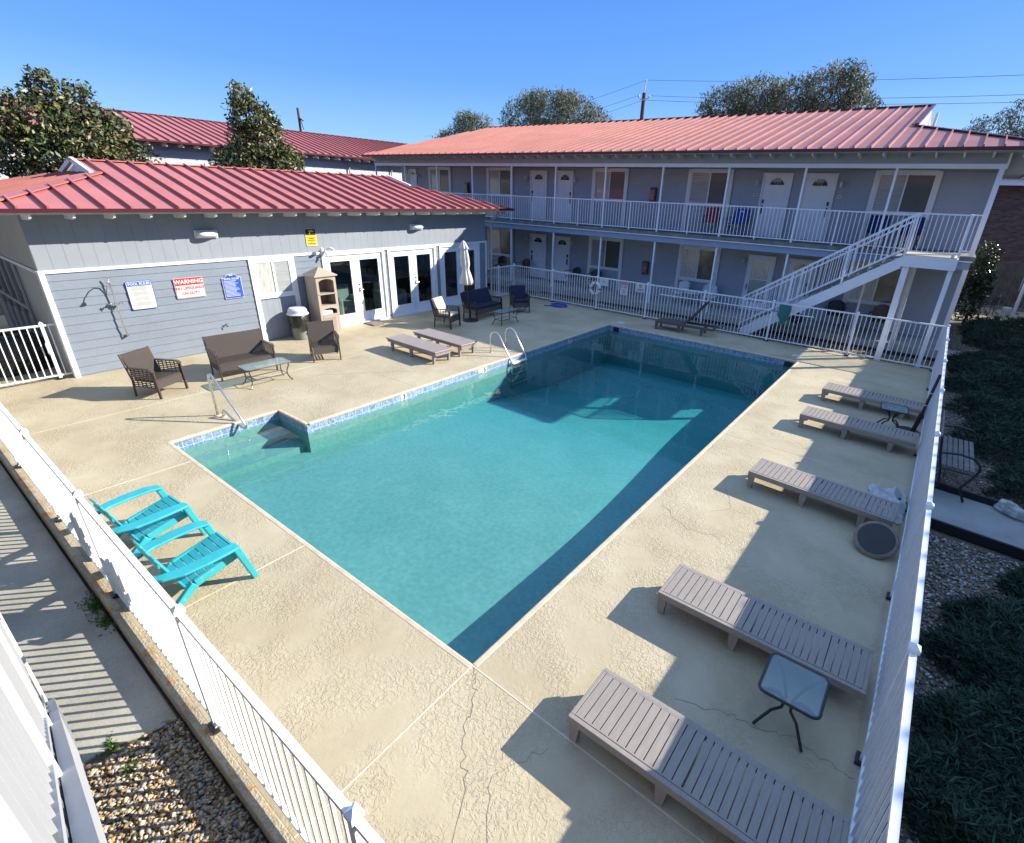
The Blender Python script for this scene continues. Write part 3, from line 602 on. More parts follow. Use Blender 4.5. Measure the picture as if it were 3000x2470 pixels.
def apt_door(x0, x1, z0, z1, hinge=1, storm=False):
    y = AW-.03
    d = MB(); d.box(x0, x1, y-.0, y+.04, z0, z1); dr = d.build('door', M['door'], apt)
    w_ = x1-x0
    q = MB(); q.box(x0, x0+.06, y-.035, y-.001, z0, z1); q.box(x1-.06, x1, y-.035, y-.001, z0, z1); q.box(x0+.06, x1-.06, y-.035, y-.001, z1-.06, z1); q.build('frame', M['trim'], dr)
    cx = (x0+x1)/2; lw = w_-.2
    if storm:
        q = MB(); q.box(x0+.06, x0+.17, y-.03, y-.002, z0, z1-.06); q.box(x1-.17, x1-.06, y-.03, y-.002, z0, z1-.06); q.box(x0+.17, x1-.17, y-.03, y-.002, z1-.2, z1-.06); q.box(x0+.17, x1-.17, y-.03, y-.002, z0, z0+.3); q.box(x0+.17, x1-.17, y-.034, y-.002, z0+1.12, z0+1.16); q.build('storm_frame', M['door'], dr)
        q = MB(); q.box(x0+.17, x1-.17, y-.018, y-.004, z0+1.16, z1-.2); q.build('upper_pane', M['blindbright'], dr)
        q = MB(); q.box(x0+.17, x1-.17, y-.018, y-.004, z0+.3, z0+1.12); q.build('lower_pane', M['blind'], dr)
        q = MB(); q.box(x0+.09, x0+.12, y-.06, y-.03, z0+.75, z0+.95); q.build('handle', M['ink'], dr)
        return
    # fanlight
    r = .24; fc = z0+(z1-z0)*.815; q = MB(); pts = [(cx+r*math.cos(a), y-.012, fc+r*.92*math.sin(a)) for a in [PI*i/14 for i in range(15)]]
    q.prism(pts, (0,.009,0)); fl_ = q.build('fanlight', M['glassdark'], dr)
    q = MB(); q.tube([(p[0], y-.014, p[2]) for p in pts]+[(pts[0][0], y-.014, pts[0][2])], .010, 5)
    for a in (PI*.3, PI*.5, PI*.7): q.beam((cx+.06*math.cos(a), y-.016, fc+.055*math.sin(a)), (cx+r*math.cos(a), y-.016, fc+r*.92*math.sin(a)), .006, .006)
    q.build('glazing_bars', M['door'], fl_)
    q = MB()
    for (a, c) in ((-lw/2+.05, -.03), (.03, lw/2-.05)):
        for zz0, zz1 in ((.18, .78), (.92, 1.52)):
            xx0, xx1 = cx+a, cx+c; za, zb = z0+zz0, z0+zz1
            for bx in ((xx0, xx1, za, za+.02), (xx0, xx1, zb-.02, zb), (xx0, xx0+.02, za+.02, zb-.02), (xx1-.02, xx1, za+.02, zb-.02)): q.box(bx[0], bx[1], y-.008, y-.0005, bx[2], bx[3])
            q.box(xx0+.05, xx1-.05, y-.006, y-.0005, za+.05, zb-.05)
    q.build('door_panels', M['door'], dr)
    hx = x0+.13 if hinge > 0 else x1-.13
    q = MB(); q.box(hx-.03, hx+.03, y-.035, y-.001, z0+1.10, z0+1.22); q.tube([(hx,y-.03,z0+1.0),(hx,y-.07,z0+.96),(hx,y-.07,z0+.82),(hx,y-.03,z0+.78)], .011, 6); q.box(hx-.022, hx+.022, y-.012, y-.001, z0+.76, z0+1.04); q.build('handle', M['handle'], dr)
for i, (a, c) in enumerate(udoors): apt_door(a, c, 2.83, 4.90, -1 if i in (2, 4) else 1)
for i, (a, c) in enumerate(ldoors): apt_door(a, c, .21, 2.20, -1 if i in (2, 4) else 1, storm=(i == 3))
def apt_win(x0, x1, zf, zb, zt, ztop, bright=0):
    y = AW-.03
    q = MB(); q.box(x0, x0+.13, y-.045, y+.02, zf, ztop); q.box(x1-.13, x1, y-.045, y+.02, zf, ztop); q.box(x0+.13, x1-.13, y-.045, y+.02, zt+.03, zt+.14); q.box(x0+.13, x1-.13, y-.055, y+.02, zb-.10, zb-.02); wn = q.build('window', M['trim'], apt)
    a0, a1 = x0+.15, x1-.15; cx = (a0+a1)/2
    q = MB(); q.box(a0-.02, a0+.015, y-.03, y+.01, zb-.02, zt+.03); q.box(a1-.015, a1+.02, y-.03, y+.01, zb-.02, zt+.03); q.box(a0+.015, a1-.015, y-.03, y+.01, zt, zt+.03); q.box(a0+.015, a1-.015, y-.03, y+.01, zb-.02, zb+.015); q.box(cx-.022, cx+.022, y-.032, y+.01, zb+.015, zt); q.build('sash', M['door'], wn)
    q = MB(); q.box(a0+.015, cx-.022, y-.004, y+.006, zb+.015, zt); q.build('pane', M['blindbright'] if bright else M['blind'], wn)
    q = MB(); q.box(cx+.022, a1-.015, y-.012, y+.0, zb+.015, zt); q.build('pane', M['screen'], wn)
    q = MB(); vgroove(q, 'y', y+.012, x0+.132, x1-.132, zf, zb-.105, .2, -1); q.build('apron_panel', M['siding2'] if bright > 1 else M['aptsiding'], wn)
for i, (a, c) in enumerate(uwins): apt_win(a, c, 2.83, 3.84, 4.87, 4.99)
for i, (a, c) in enumerate(lwins): apt_win(a, c, .21, 1.09, 2.19, 2.46, bright=(i in (3, 4)))
q = MB(); q.box(-22.66, -22.36, AW-.04, AW-.01, 3.0, 4.88); q.build('sidelight', M['blind'], apt)

nm = {(-13.6,1): 'left of the third', }
def wall_lamp(x, z, lb):
    y = AW-.03; t = thing('wall_lamp', lb, 'lamp', (x, y, z), group='wall lamps beside the apartment doors')
    q = MB(); q.box(x-.035, x+.035, y-.02, y-.001, z-.06, z+.06); q.tube([(x,y-.01,z+.03),(x,y-.05,z+.11),(x,y-.11,z+.11),(x,y-.12,z+.06)], .010, 6); q.build('bracket', M['trim'], t)
    q = MB(); q.lathe((x,y-.12,z-.10), [(.025,-.01),(.042,.02),(.055,.12),(.05,.13)], 8); q.build('lantern_glass', M['lampglass'], t)
    q = MB(); q.lathe((x,y-.12,z+.03), [(.062,0),(.05,.025),(.015,.05)], 8); q.build('cap', M['trim'], t)
def plaque(x, z, lb):
    y = AW-.03; t = thing('door_number_plaque', lb, 'sign', (x, y, z), group='room number plaques by the apartment doors')
    q = MB(); q.box(x-.07, x+.07, y-.012, y-.001, z-.045, z+.045); q.build('plate', M['plaque'], t)
    q = MB(); q.box(x-.035, x+.035, y-.014, y-.0125, z-.018, z+.018); q.build('number_band', M['handle'], t)
def extinguisher(x, z, lb):
    y = AW-.03; t = thing('fire_extinguisher_cabinet', lb, 'cabinet', (x, y, z), group='fire extinguisher cabinets on the apartment wall')
    q = MB(); q.box(x-.13, x+.13, y-.16, y-.001, z-.26, z+.26); q.build('case', M['ext'], t, bevel=.03)
    q = MB(); q.box(x-.08, x+.08, y-.166, y-.1605, z-.18, z+.18); q.build('window', M['extglass'], t)
for x, z, lb in ((-21.45, 4.55, 'wall lamp by the leftmost upper apartment door'), (-13.9, 4.55, 'wall lamp left of the middle pair of upper apartment doors'), (-11.18, 4.55, 'wall lamp right of the middle pair of upper apartment doors'), (-3.48, 4.57, 'wall lamp left of the right pair of upper apartment doors'), (-.83, 4.58, 'wall lamp right of the right pair of upper apartment doors'),
        (-13.85, 1.96, 'wall lamp left of the middle pair of ground floor doors'), (-11.17, 1.96, 'wall lamp right of the middle pair of ground floor doors'), (-3.47, 1.98, 'wall lamp left of the ground floor storm door')):
    wall_lamp(x, z, lb)
for x, z, lb in ((-21.45, 4.1, 'small number plaque by the leftmost upper apartment door'), (-13.87, 4.17, 'small number plaque left of the middle pair of upper doors'), (-11.15, 4.18, 'small number plaque right of the middle pair of upper doors'), (-3.5, 4.2, 'small number plaque left of the right pair of upper doors'), (-.81, 4.21, 'small number plaque right of the right pair of upper doors'),
        (-13.8, 1.42, 'small number plaque left of the middle pair of ground floor doors'), (-11.12, 1.43, 'small number plaque right of the middle pair of ground floor doors'), (-3.48, 1.43, 'small number plaque left of the ground floor storm door')):
    plaque(x, z, lb)
extinguisher(-17.75, 4.05, 'red extinguisher cabinet at the left end of the upper balcony wall'); extinguisher(-7.43, 4.07, 'red extinguisher cabinet in the middle of the upper balcony wall'); extinguisher(-7.42, 1.28, 'red extinguisher cabinet on the ground floor wall')
for i, (a, c, z) in enumerate([(udoors[1][0], udoors[1][1], 2.82), (udoors[2][0], udoors[2][1], 2.82), (udoors[3][0], udoors[3][1], 2.82), (udoors[4][0], udoors[4][1], 2.82), (ldoors[1][0], ldoors[1][1], .2), (ldoors[2][0], ldoors[2][1], .2)]):
    q = MB(); q.box(a+.05, c-.05, AW-.52, AW-.06, z+.001, z+.025)
    tag(q.build('door_mat', M['mat'], bevel=.005), 'black mat at the %s door' % ['upper middle left', 'upper middle right', 'upper right pair left', 'upper rightmost', 'ground floor middle left', 'ground floor middle right'][i], 'door mat', 'door mats in front of the apartment doors')

# balcony railing
bx = [-22.95+1.184*i for i in range(0, 21)]
fence('balcony_railing', 'white metal railing along the upper apartment balcony', [(x, 16.18) for x in bx]+[(1.56, 16.18)], 1.03, True, zb=2.80, cap=False, plate=False, post_w=.04, cat='railing', botgap=.10)
# staircase
def staircase(name, label, y0, y1, x_top, x_bot, ztop, lx1, front, back, inner_rail=True, rw=.045, sd=.34, brail=.86, bw=.0095, pitch=.125, mat='whiterail', mat2='white', ry=.01):
    """straight flight along x between y0 (pool side) and y1; landing from x_top to lx1"""
    t = thing(name, label, 'staircase', (x_top, front, 0))
    sg = 1 if y1 > y0 else -1
    for y in (y0, y1):
        q = MB(); q.prism([(x_top,y,ztop-.02),(x_top,y,ztop-sd),(x_bot+.28,y,.01),(x_bot,y,.01),(x_bot,y,.20)], (0,sg*(.045 if y == y0 else -.045),0)); q.build('stringer', M[mat2], t)
    n = 15; q_ = None
    for i in range(n):
        x = x_bot+(x_top-x_bot)*(i+.2)/n; z = ztop*(i+.75)/n
        q = MB(); q.box(x, x+.27, min(y0, y1)+.05, max(y0, y1)-.05, z-.045, z); q.build('tread', M['slab'], t)
    def rail(y, ups):
        q = MB()
        H = 1.02
        a = Vector((x_bot-.04, y, .22+H-.03)); c = Vector((x_top, y, ztop+H-.01))
        q.beam(a, c, rw, .035); q.beam(a-Vector((0,0,.15)), c-Vector((0,0,.15)), .03, .028)
        q.beam(a-Vector((0,0,brail)), c-Vector((0,0,brail)), min(rw,.034), .028); q.build('handrail', M[mat], t)
        q = MB(); L = c-a; m = int(L.x/pitch)
        for i in range(1, m):
            p = a+L*(i/m); q.box(p.x-bw, p.x+bw, y-bw, y+bw, p.z-brail, p.z)
        q.build('balusters', M[mat], t)
        for i in range(4):
            p = a+L*(i/3)*.999; q = MB(); q.box(p.x-.022, p.x+.022, y-.022, y+.022, p.z-1.06, p.z); q.build('newel', M['whiterail'], t)
    rail(y0-.01 if y0 < y1 else y0-ry, 1)
    if inner_rail: rail(y1+.01 if y0 < y1 else y1-.01, 1)
    return t
st = staircase('staircase', 'white metal staircase climbing from the far deck to the upper balcony', 14.66, 15.95, 1.58, -2.28, 2.83, 2.72, 14.66, 16.1)
q = MB(); q.box(1.58, 2.76, 14.62, 14.66, 2.545, 2.83); q.box(2.72, 2.76, 14.662, 16.05, 2.545, 2.83); q.build('landing_beam', M['white'], st)
q = MB(); q.box(1.58, 2.72, 14.665, 16.08, 2.80, 2.85); q.build('landing', M['coping'], st)
for x, w_ in ((1.70, .075), (2.68, .055)):
    q = MB(); q.box(x-w_, x+w_, 14.66, 14.78, -.15, 2.55); q.build('column', M['white'], st)
for x in (1.86,):
    q = MB(); q.box(x-.05, x+.05, 15.9, 16.0, -.15, 2.8); q.build('column', M['tail'], st)
fence('landing_railing', 'white railing round the landing at the top of the far staircase', [(1.58, 14.66), (2.74, 14.66), (2.74, 16.18), (3.0, 16.18)], 1.03, True, zb=2.85, cap=False, plate=False, post_w=.045, cat='railing')

# ---------------------------------------------------------------- clubhouse (left)
CX = -11.82; CY0, CY1 = -.07, 12.72
club = thing('clubhouse', 'low grey clubhouse with red metal roof and french doors beside the pool', 'building', (CX, 6, 0))
for a, c in ((CY0+.04, 3.92), (5.08, 5.93), (8.03, 8.20), (10.16, 10.38), (12.33, CY1)):
    w = MB(); lap(w, 'x', CX, a, c, .03, 2.16, .180, 1); w.build('lap_siding', M['siding'], club)
w = MB(); w.box(CX-.12, CX-.005, CY0, 5.95, -.1, 3.32); w.box(CX-.12, CX-.005, 8.0, 8.2, -.1, 3.32); w.box(CX-.12, CX-.005, 10.15, 10.4, -.1, 3.32); w.box(CX-.12, CX-.005, 12.3, CY1, -.1, 3.32); w.box(CX-.12, CX-.005, 5.95, 12.3, 2.12, 3.32)
w.box(-18.2, -18.1, CY0, CY1, -.1, 3.32); w.box(-18.2, CX-.12, CY1-.1, CY1, -.1, 3.32); w.box(-18.2, CX-.121, CY0, CY0+.12, -.1, 3.32)
w.build('wall', M['siding2'], club)
w = MB(); vgroove(w, 'x', CX, CY0, CY1, 2.235, 3.31, .245, 1); w.build('grooved_panel', M['siding2'], club); w = MB(); vgroove(w, 'x', CX-.004, 4.03, 4.97, .03, 1.14, .16, 1)
w.build('lower_panel', M['siding2'], club)
w = MB(); w.box(-18.2, CX-.005, CY0-.012, CY0-.001, 2.24, 3.31); w.box(-13.6, CX-.03, CY0-.012, CY0-.001, -.1, 2.16); w.build('side_panel', M['soffit'], club)
w = MB(); w.box(CX, CX+.035, CY0-.02, 12.75, 2.165, 2.232); w.box(-18.2, CX-.001, CY0-.035, CY0-.001, 2.165, 2.232)
w.box(CX, CX+.032, CY0-.02, CY0+.07, -.02, 2.164); w.box(CX-.07, CX-.001, CY0-.03, CY0-.001, -.02, 2.164); w.box(CX, CX+.032, 12.69, 12.75, 0, 2.164)
w.build('corner_trim', M['trim'], club)
w = MB(); w.box(CX, CX+.04, 3.90, 4.02, 0, 2.164); w.box(CX, CX+.04, 4.98, 5.10, 0, 2.164); w.box(CX, CX+.05, 4.02, 4.98, 1.14, 1.22); w.box(CX, CX+.04, 4.02, 4.98, 2.10, 2.164); wn = w.build('window', M['trim'], club)
w = MB(); y0, y1, z0, z1 = 4.02, 4.98, 1.22, 2.10
for b_ in ((y0,y1,z0,z0+.04),(y0,y1,z1-.04,z1),(y0,y0+.04,z0+.04,z1-.04),(y1-.04,y1,z0+.04,z1-.04),(4.48,4.54,z0+.04,z1-.04)): w.box(CX, CX+.03, *b_)
w.build('sash', M['door'], wn)
q = MB(); q.box(CX+.002, CX+.012, 4.06, 4.48, 1.26, 2.06); q.build('pane', M['blindbright'], wn); q = MB(); q.box(CX+.002, CX+.012, 4.54, 4.94, 1.26, 2.06); q.build('pane', M['blind'], wn)
def french(y0, y1, zt):
    t0 = MB(); x = CX
    t0.box(x-.02, x+.04, y0-.03, y0+.06, .03, zt); t0.box(x-.02, x+.04, y1-.06, y1+.03, .03, zt); t0.box(x-.02, x+.04, y0+.06, y1-.06, zt-.055, zt); t0.box(x-.10, x+.09, y0-.04, y1+.04, .0, .05)
    fr = t0.build('french_door', M['trim'], club); mid = (y0+y1)/2
    for a, c, s in ((y0+.065, mid-.008, 1), (mid+.008, y1-.065, -1)):
        q = MB(); xx0, xx1 = x-.045, x-.005; za, zb = .055, zt-.06
        q.box(xx0, xx1, a, a+.15, za, zb); q.box(xx0, xx1, c-.15, c, za, zb); q.box(xx0, xx1, a+.15, c-.15, zb-.17, zb); q.box(xx0, xx1, a+.15, c-.15, za, za+.30)
        q.box(xx1-.002, xx1+.008, a+.13, a+.155, za+.28, zb-.15); q.box(xx1-.002, xx1+.008, c-.155, c-.13, za+.28, zb-.15); q.box(xx1-.002, xx1+.008, a+.155, c-.155, zb-.175, zb-.15); q.box(xx1-.002, xx1+.008, a+.155, c-.155, za+.28, za+.305)
        lf = q.build('door_leaf', M['door'], fr)
        q = MB(); q.box(x-.03, x-.02, a+.15, c-.15, za+.30, zb-.17); q.build('pane', M['glass'], lf)
        if s < 0:
            yy = a+.07; q = MB(); q.box(xx1, xx1+.012, yy-.025, yy+.025, .98, 1.10); q.tube([(xx1,yy,1.04),(xx1+.05,yy,1.04),(xx1+.05,yy+.10,1.04)], .010, 6); q.build('handle', M['steel'], lf); q = MB(); q.lathe((xx1+.002,yy,1.20), [(.025,0),(.025,.018)], 10, axis=(1,0,0)); q.build('lock', M['steel'], lf)
for a, c in ((5.95, 8.02), (8.20, 10.16), (10.38, 12.33)): french(a, c, 2.164)
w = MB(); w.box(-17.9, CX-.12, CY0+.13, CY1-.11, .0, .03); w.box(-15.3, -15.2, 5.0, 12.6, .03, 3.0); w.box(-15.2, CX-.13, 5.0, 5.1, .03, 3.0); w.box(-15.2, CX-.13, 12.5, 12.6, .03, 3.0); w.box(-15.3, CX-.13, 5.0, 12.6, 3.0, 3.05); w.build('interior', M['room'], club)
e1 = 3.385; cs = .24
f = [(-11.05,-.9,e1),(-11.05,13.46,e1),(-13.75,10.76,e1+.65),(-14.95,10.76,4.32),(-14.95,1.8,4.32),(-13.75,1.8,e1+.65)]
seam_roof(f, None, (-11.05,-.60,e1),(-11.05,13.46,e1),(-1,0,cs),'roof', club, M['roof'], .428, rib_h=.070, rib_w=.035)
seam_roof([(-18.85,13.46,e1),(-18.85,-.9,e1),(-16.15,1.8,e1+.65),(-14.95,1.8,4.32),(-14.95,10.76,4.32),(-16.15,10.76,e1+.65)], None, (-18.85,-.6,e1),(-18.85,13.46,e1),(1,0,cs),'roof', club, M['roof'], .428)
seam_roof([(-18.85,-.9,e1),(-11.05,-.9,e1),(-13.75,1.8,e1+.65),(-16.15,1.8,e1+.65)], None, (-11.3,-.9,e1),(-18.85,-.9,e1),(0,1,cs),'roof', club, M['roof2'], .428)
seam_roof([(-11.05,13.46,e1),(-18.85,13.46,e1),(-16.15,10.76,e1+.65),(-13.75,10.76,e1+.65)], None, (-11.3,13.46,e1),(-18.85,13.46,e1),(0,-1,cs),'roof', club, M['roof'], .428)
q = MB(); q.beam((-14.95,1.66,4.335),(-14.95,10.88,4.335), .26, .025); q.beam((-11.07,-.88,e1+.02),(-13.85,1.9,e1+.69), .30, .02); q.beam((-11.07,13.44,e1+.02),(-13.85,10.66,e1+.69), .26, .02); q.build('ridge_cap', M['roof'], club)
for yy, dy in ((1.8, -.01), (10.76, .01)):
    q = MB(); q.poly([(-13.75,yy+dy,e1+.65),(-16.15,yy+dy,e1+.65),(-14.95,yy+dy,4.31)]); q.build('gablet', M['trim'], club)
    q = MB(); q.beam((-13.72,yy+dy*8,e1+.64),(-14.95,yy+dy*8,4.33), .08, .10); q.beam((-16.18,yy+dy*8,e1+.64),(-14.95,yy+dy*8,4.33), .08, .10); q.build('gablet_trim', M['tail'], club)
q = MB(); q.box(-11.07, -11.02, -.93, 13.49, 3.335, 3.405); q.box(-18.88, -11.07, -.93, -.88, 3.335, 3.405); q.box(-18.88, -11.07, 13.44, 13.49, 3.335, 3.405); q.build('drip_gutter', M['gutter'], club)
q = MB(); q.box(-11.10, -11.072, -.88, 13.44, 3.30, 3.375)
y = -.66
while y < 13.4:
    q.prism([(-11.74,y-.022,3.30),(-11.11,y-.022,3.30),(-11.13,y-.022,3.235),(-11.28,y-.022,3.20),(-11.74,y-.022,3.185)], (0,.044,0)); y += .63
q.build('rafter_tails', M['tail'], club)
q = MB(); q.box(-11.80, -11.1, CY0-.8, CY1+.7, 3.315, 3.325); q.build('soffit', M['soffit'], club)
q = MB(); q.tube([(-11.25,12.95,3.30),(-11.35,12.95,3.12),(-11.70,12.93,2.98),(-11.72,12.93,2.7),(-11.72,12.93,.1)], .04, 10); q.lathe((-11.25,12.95,3.18), [(.09,0),(.09,.12)], 12); q.build('downspout', M['soffit'], club)
# side window frames at the left gate
q = MB(); q.box(-17.6, -13.95, CY0-.01, CY0-.001, .9, 2.16); q.build('side_window', M['glassdark'], club)
q = MB()
for xx in (-13.98, -14.75, -15.5, -16.3, -17.0): q.box(xx-.03, xx+.03, CY0-.05, CY0-.011, .1, 2.163)
q.box(-17.6, -13.94, CY0-.045, CY0-.012, 1.12, 1.2); q.build('side_window_frame', M['soffit'], club)
for i, y in enumerate((3.07, 9.39)):
    t = thing('floodlight', ['white wedge shaped floodlight on the clubhouse wall above the shower and pool rules signs', 'white wedge shaped floodlight on the clubhouse wall above the french doors'][i], 'lamp', (CX, y, 2.82), group='floodlights on the clubhouse wall')
    q = MB(); q.box(CX+.013, CX+.06, y-.25, y+.25, 2.72, 2.90); q.build('back_plate', M['white'], t, bevel=.01)
    q = MB(); pr_ = [(CX+.06,2.89),(CX+.13,2.885),(CX+.20,2.86),(CX+.235,2.81),(CX+.22,2.77),(CX+.06,2.73)]
    V = []; n_ = 9
    for k_ in range(n_):
        u_ = -1+2*k_/(n_-1); sc = (1-abs(u_)**3*.55)
        V.append([(CX+.06+(a-CX-.06)*sc, y+u_*.22, 2.81+(b-2.81)*(.75+.25*sc)) for a, b in pr_])
    vs = [p for r_ in V for p in r_]; m_ = len(pr_); fs = [(i_*m_+j_, i_*m_+(j_+1) % m_, (i_+1)*m_+(j_+1) % m_, (i_+1)*m_+j_) for i_ in range(n_-1) for j_ in range(m_)]+[tuple(range(m_))[::-1], tuple((n_-1)*m_+j_ for j_ in range(m_))]
    q.add(vs, fs); q.build('housing', M['white'], t, smooth=True)
t = thing('covered_furniture', 'black plastic covered heap of furniture behind the picket gate', 'cover', (-13.6, -.9, 0))
q = MB(); rs = random.Random(21); n_ = 20; vs = []
for k_, (r_, z) in enumerate(((.62,0),(.60,.3),(.55,.62),(.40,.80),(.0,.84))):
    for j_ in range(n_): a = 2*PI*j_/n_; f_ = rs.uniform(.9, 1.1); vs.append((-13.3+r_*f_*math.cos(a)*.8, -.75+r_*f_*math.sin(a), z+rs.uniform(-.03, .03)*(k_ > 0)))
q.add(vs, [(k_*n_+j_, k_*n_+(j_+1) % n_, (k_+1)*n_+(j_+1) % n_, (k_+1)*n_+j_) for k_ in range(4) for j_ in range(n_)]); q.build('cover_sheet', M['bag'], t)
t = thing('white_counter', 'white box counter on a dark base behind the picket gate', 'counter', (-14.2, -1.6, 0))
q = MB(); q.box(-14.6, -13.9, -2.4, -1.1, .40, .92); q.build('box', M['lid'], t, bevel=.02); q = MB(); q.box(-14.55, -13.95, -2.35, -1.15, 0, .40); q.build('base', M['black'], t)
# recliners inside
for i, (y, lb) in enumerate(((7.25, 'pale recliner behind the first pair of french doors'), (9.0, 'pale recliner behind the middle pair of french doors'), (6.3, 'pale recliner behind the left french door leaf'))):
    t = thing('recliner', lb, 'armchair', (-13.0, y, .03), group='recliners inside the clubhouse')
    q = MB(); q.box(-13.3, -12.6, y-.28, y+.28, .13, .50); q.build('seat', M['sofa_in'], t, bevel=.08)
    for s in (-1, 1): q = MB(); q.box(-13.35, -12.6, y+s*.30, y+s*.48, .05, .68); q.build('armrest', M['sofa_in'], t, bevel=.08)
    q = MB(); q.box(-13.45, -13.2, y-.34, y+.34, .4, 1.0); q.build('backrest', M['sofa_in'], t, bevel=.09)

# ---------------------------------------------------------------- other buildings
rw = thing('rear_wing', 'long two storey rear wing with red metal roof behind the magnolia trees', 'building', (-26.4, 8, 0))
w = MB(); w.box(-35.8, -26.10, -14, 24.5, -.2, 5.35); lap(w, 'x', -26.10, -14, 24.5, 0, 5.35, .25, 1); w.build('wall', pmat('pale_siding', (.50, .53, .56), .6, .05, 1), rw)
w = MB(); w.box(-26.10, -26.07, -14, 24.5, 5.1, 5.35); w.build('fascia_panel', M['aptsiding'], rw)
seam_roof([(-25.4,-15,5.42),(-25.4,16.0,5.42),(-23.1,17,5.42),(-21.6,25.0,6.0),(-31.1,25,6.82),(-31.1,-11,6.82)][0:2]+[(-25.4,25.0,5.42),(-31.1,25.0,6.82),(-31.1,-9.3,6.82)], None, (-25.4,-15,5.42),(-25.4,25,5.42),(-1,0,.2456),'roof', rw, M['roof'], .42, rib_h=.065)
seam_roof([(-36.8,25,5.42),(-36.8,-15,5.42),(-31.1,-9.3,6.82),(-31.1,25,6.82)], None, (-36.8,-15,5.42),(-36.8,25,5.42),(1,0,.2456),'roof', rw, M['roof'], .42)
seam_roof([(-36.8,-15,5.42),(-25.4,-15,5.42),(-31.1,-9.3,6.82)], None, (-25.4,-15,5.42),(-36.8,-15,5.42),(0,1,.2456),'roof', rw, M['roof'], .42)
q = MB(); q.box(-25.43, -25.36, -15, 25, 5.35, 5.43); q.beam((-31.1,-9.3,6.84),(-31.1,25,6.84), .25, .03); q.build('drip_gutter', M['gutter'], rw)
q = MB(); y = -14.5
while y < 24: q.box(-26.3, -25.5, y-.022, y+.022, 5.22, 5.34); y += .63
q.build('rafter_tails', M['tail'], rw)
for y0 in (14.04, 4.6, 9.2):
    q = MB(); q.box(-26.08, -26.05, y0-.08, y0+1.45, 3.4, 4.66); wn = q.build('window', M['trim'], rw)
    q = MB(); q.box(-26.049, -26.045, y0, y0+.67, 3.48, 4.58); q.box(-26.049, -26.045, y0+.71, y0+1.37, 3.48, 4.58); q.build('pane', M['blind'], wn)
for y0 in (16.6, 19.5, 12.3):
    q = MB(); q.tube([(-26.0,y0,0),(-26.0,y0,5.2)], .04, 8); q.build('downspout', M['soffit'], rw)
# eastern wing, outside the frame to the right, whose roof shades the loungers and the garden
ew = thing('east_wing', 'two storey wing with red roof beyond the garden to the right', 'building', (9.4, 12, 0))
w = MB(); w.box(9.4, 17, -7, 30, -.3, 5.35); w.build('wall', M['aptsiding'], ew)
seam_roof([(8.42,31,5.42),(8.42,-8,5.42),(13.2,-3.3,6.57),(13.2,26.3,6.57)], None, (8.42,-8,5.42),(8.42,31,5.42),(1,0,.2456),'roof', ew, M['roof2'], .41)
seam_roof([(17.9,-8,5.42),(17.9,31,5.42),(13.2,26.3,6.57),(13.2,-3.3,6.57)], None, (17.9,-8,5.42),(17.9,31,5.42),(-1,0,.2456),'roof', ew, M['roof2'], .41)
for y in range(-5, 29, 5):
    q = MB(); q.box(9.35, 9.399, y, y+1.6, 1.0, 2.2); q.box(9.35, 9.399, y, y+1.6, 3.8, 4.9); q.build('window', M['screen'], ew)
# building behind the viewpoint: balcony slab, wall and roof like the one opposite
nb = thing('near_building', 'apartment building behind the viewpoint with its balcony', 'building', (-6, -6, 0))
w = MB(); w.box(-24, 5, -16, -5.6, -.2, 5.35); w.build('wall', M['aptsiding'], nb)
w = MB(); w.box(-24, 5, -5.6, -3.95, 2.70, 2.82); w.build('balcony_slab', M['slab'], nb)
seam_roof([(6,-3.2,5.42),(-25,-3.2,5.42),(-25,-11,7.4),(6,-11,7.4)], None, (-25,-3.2,5.42),(6,-3.2,5.42),(0,-1,.25),'roof', nb, M['roof2'], .41)
for x in (-20,-15.5,-11,-6.5,-2,2.5):
    q = MB(); q.box(x, x+1.6, -5.598, -5.56, 1.0, 2.2); q.box(x, x+1.6, -5.598, -5.56, 3.8, 4.9); q.build('window', M['screen'], nb)
# near staircase rail (the stair the picture is taken from)
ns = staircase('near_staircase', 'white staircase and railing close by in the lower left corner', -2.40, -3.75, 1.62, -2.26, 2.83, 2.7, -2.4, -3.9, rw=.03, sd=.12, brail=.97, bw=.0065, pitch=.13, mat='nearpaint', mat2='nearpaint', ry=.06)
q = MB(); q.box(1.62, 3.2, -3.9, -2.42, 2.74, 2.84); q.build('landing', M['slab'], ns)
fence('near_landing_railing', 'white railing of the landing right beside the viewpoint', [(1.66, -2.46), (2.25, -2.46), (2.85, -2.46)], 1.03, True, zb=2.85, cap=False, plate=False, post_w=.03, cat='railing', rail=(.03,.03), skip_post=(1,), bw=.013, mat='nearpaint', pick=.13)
# brick house, wooden fence
bh = thing('brick_house', 'dark brick house with white eaves behind the wooden fence', 'building', (6, 36, 0))
w = MB(); w.box(2.5, 16, 36, 46, -.2, 5.55); w.build('wall', M['brick'], bh)
w = MB(); w.box(2.0, 16.5, 35.3, 35.9, 5.20, 5.50); w.build('eave_board', M['trim'], bh)
w = MB(); w.prism([(2,35.2,5.5),(2,46.8,5.5),(2,41,7.6)], (15,0,0)); w.build('roof', M['gutter'], bh)
w = MB(); w.box(6.2, 6.35, 35.85, 35.98, 0, 5.2); w.build('downspout', M['trim'], bh)
w = MB(); w.box(6.7, 8.2, 35.95, 35.99, 1.2, 3.6); w.build('window', M['glassdark'], bh)
wf = thing('wooden_fence', 'weathered grey board fence behind the flagstone patio', 'fence', (5, 28.6, 0))
q = MB(); x = 3.2; rs = random.Random(5)
while x < 12: q.box(x, x+.135, 28.6, 28.625, .05, 1.95+rs.uniform(-.02, .02)); x += .165
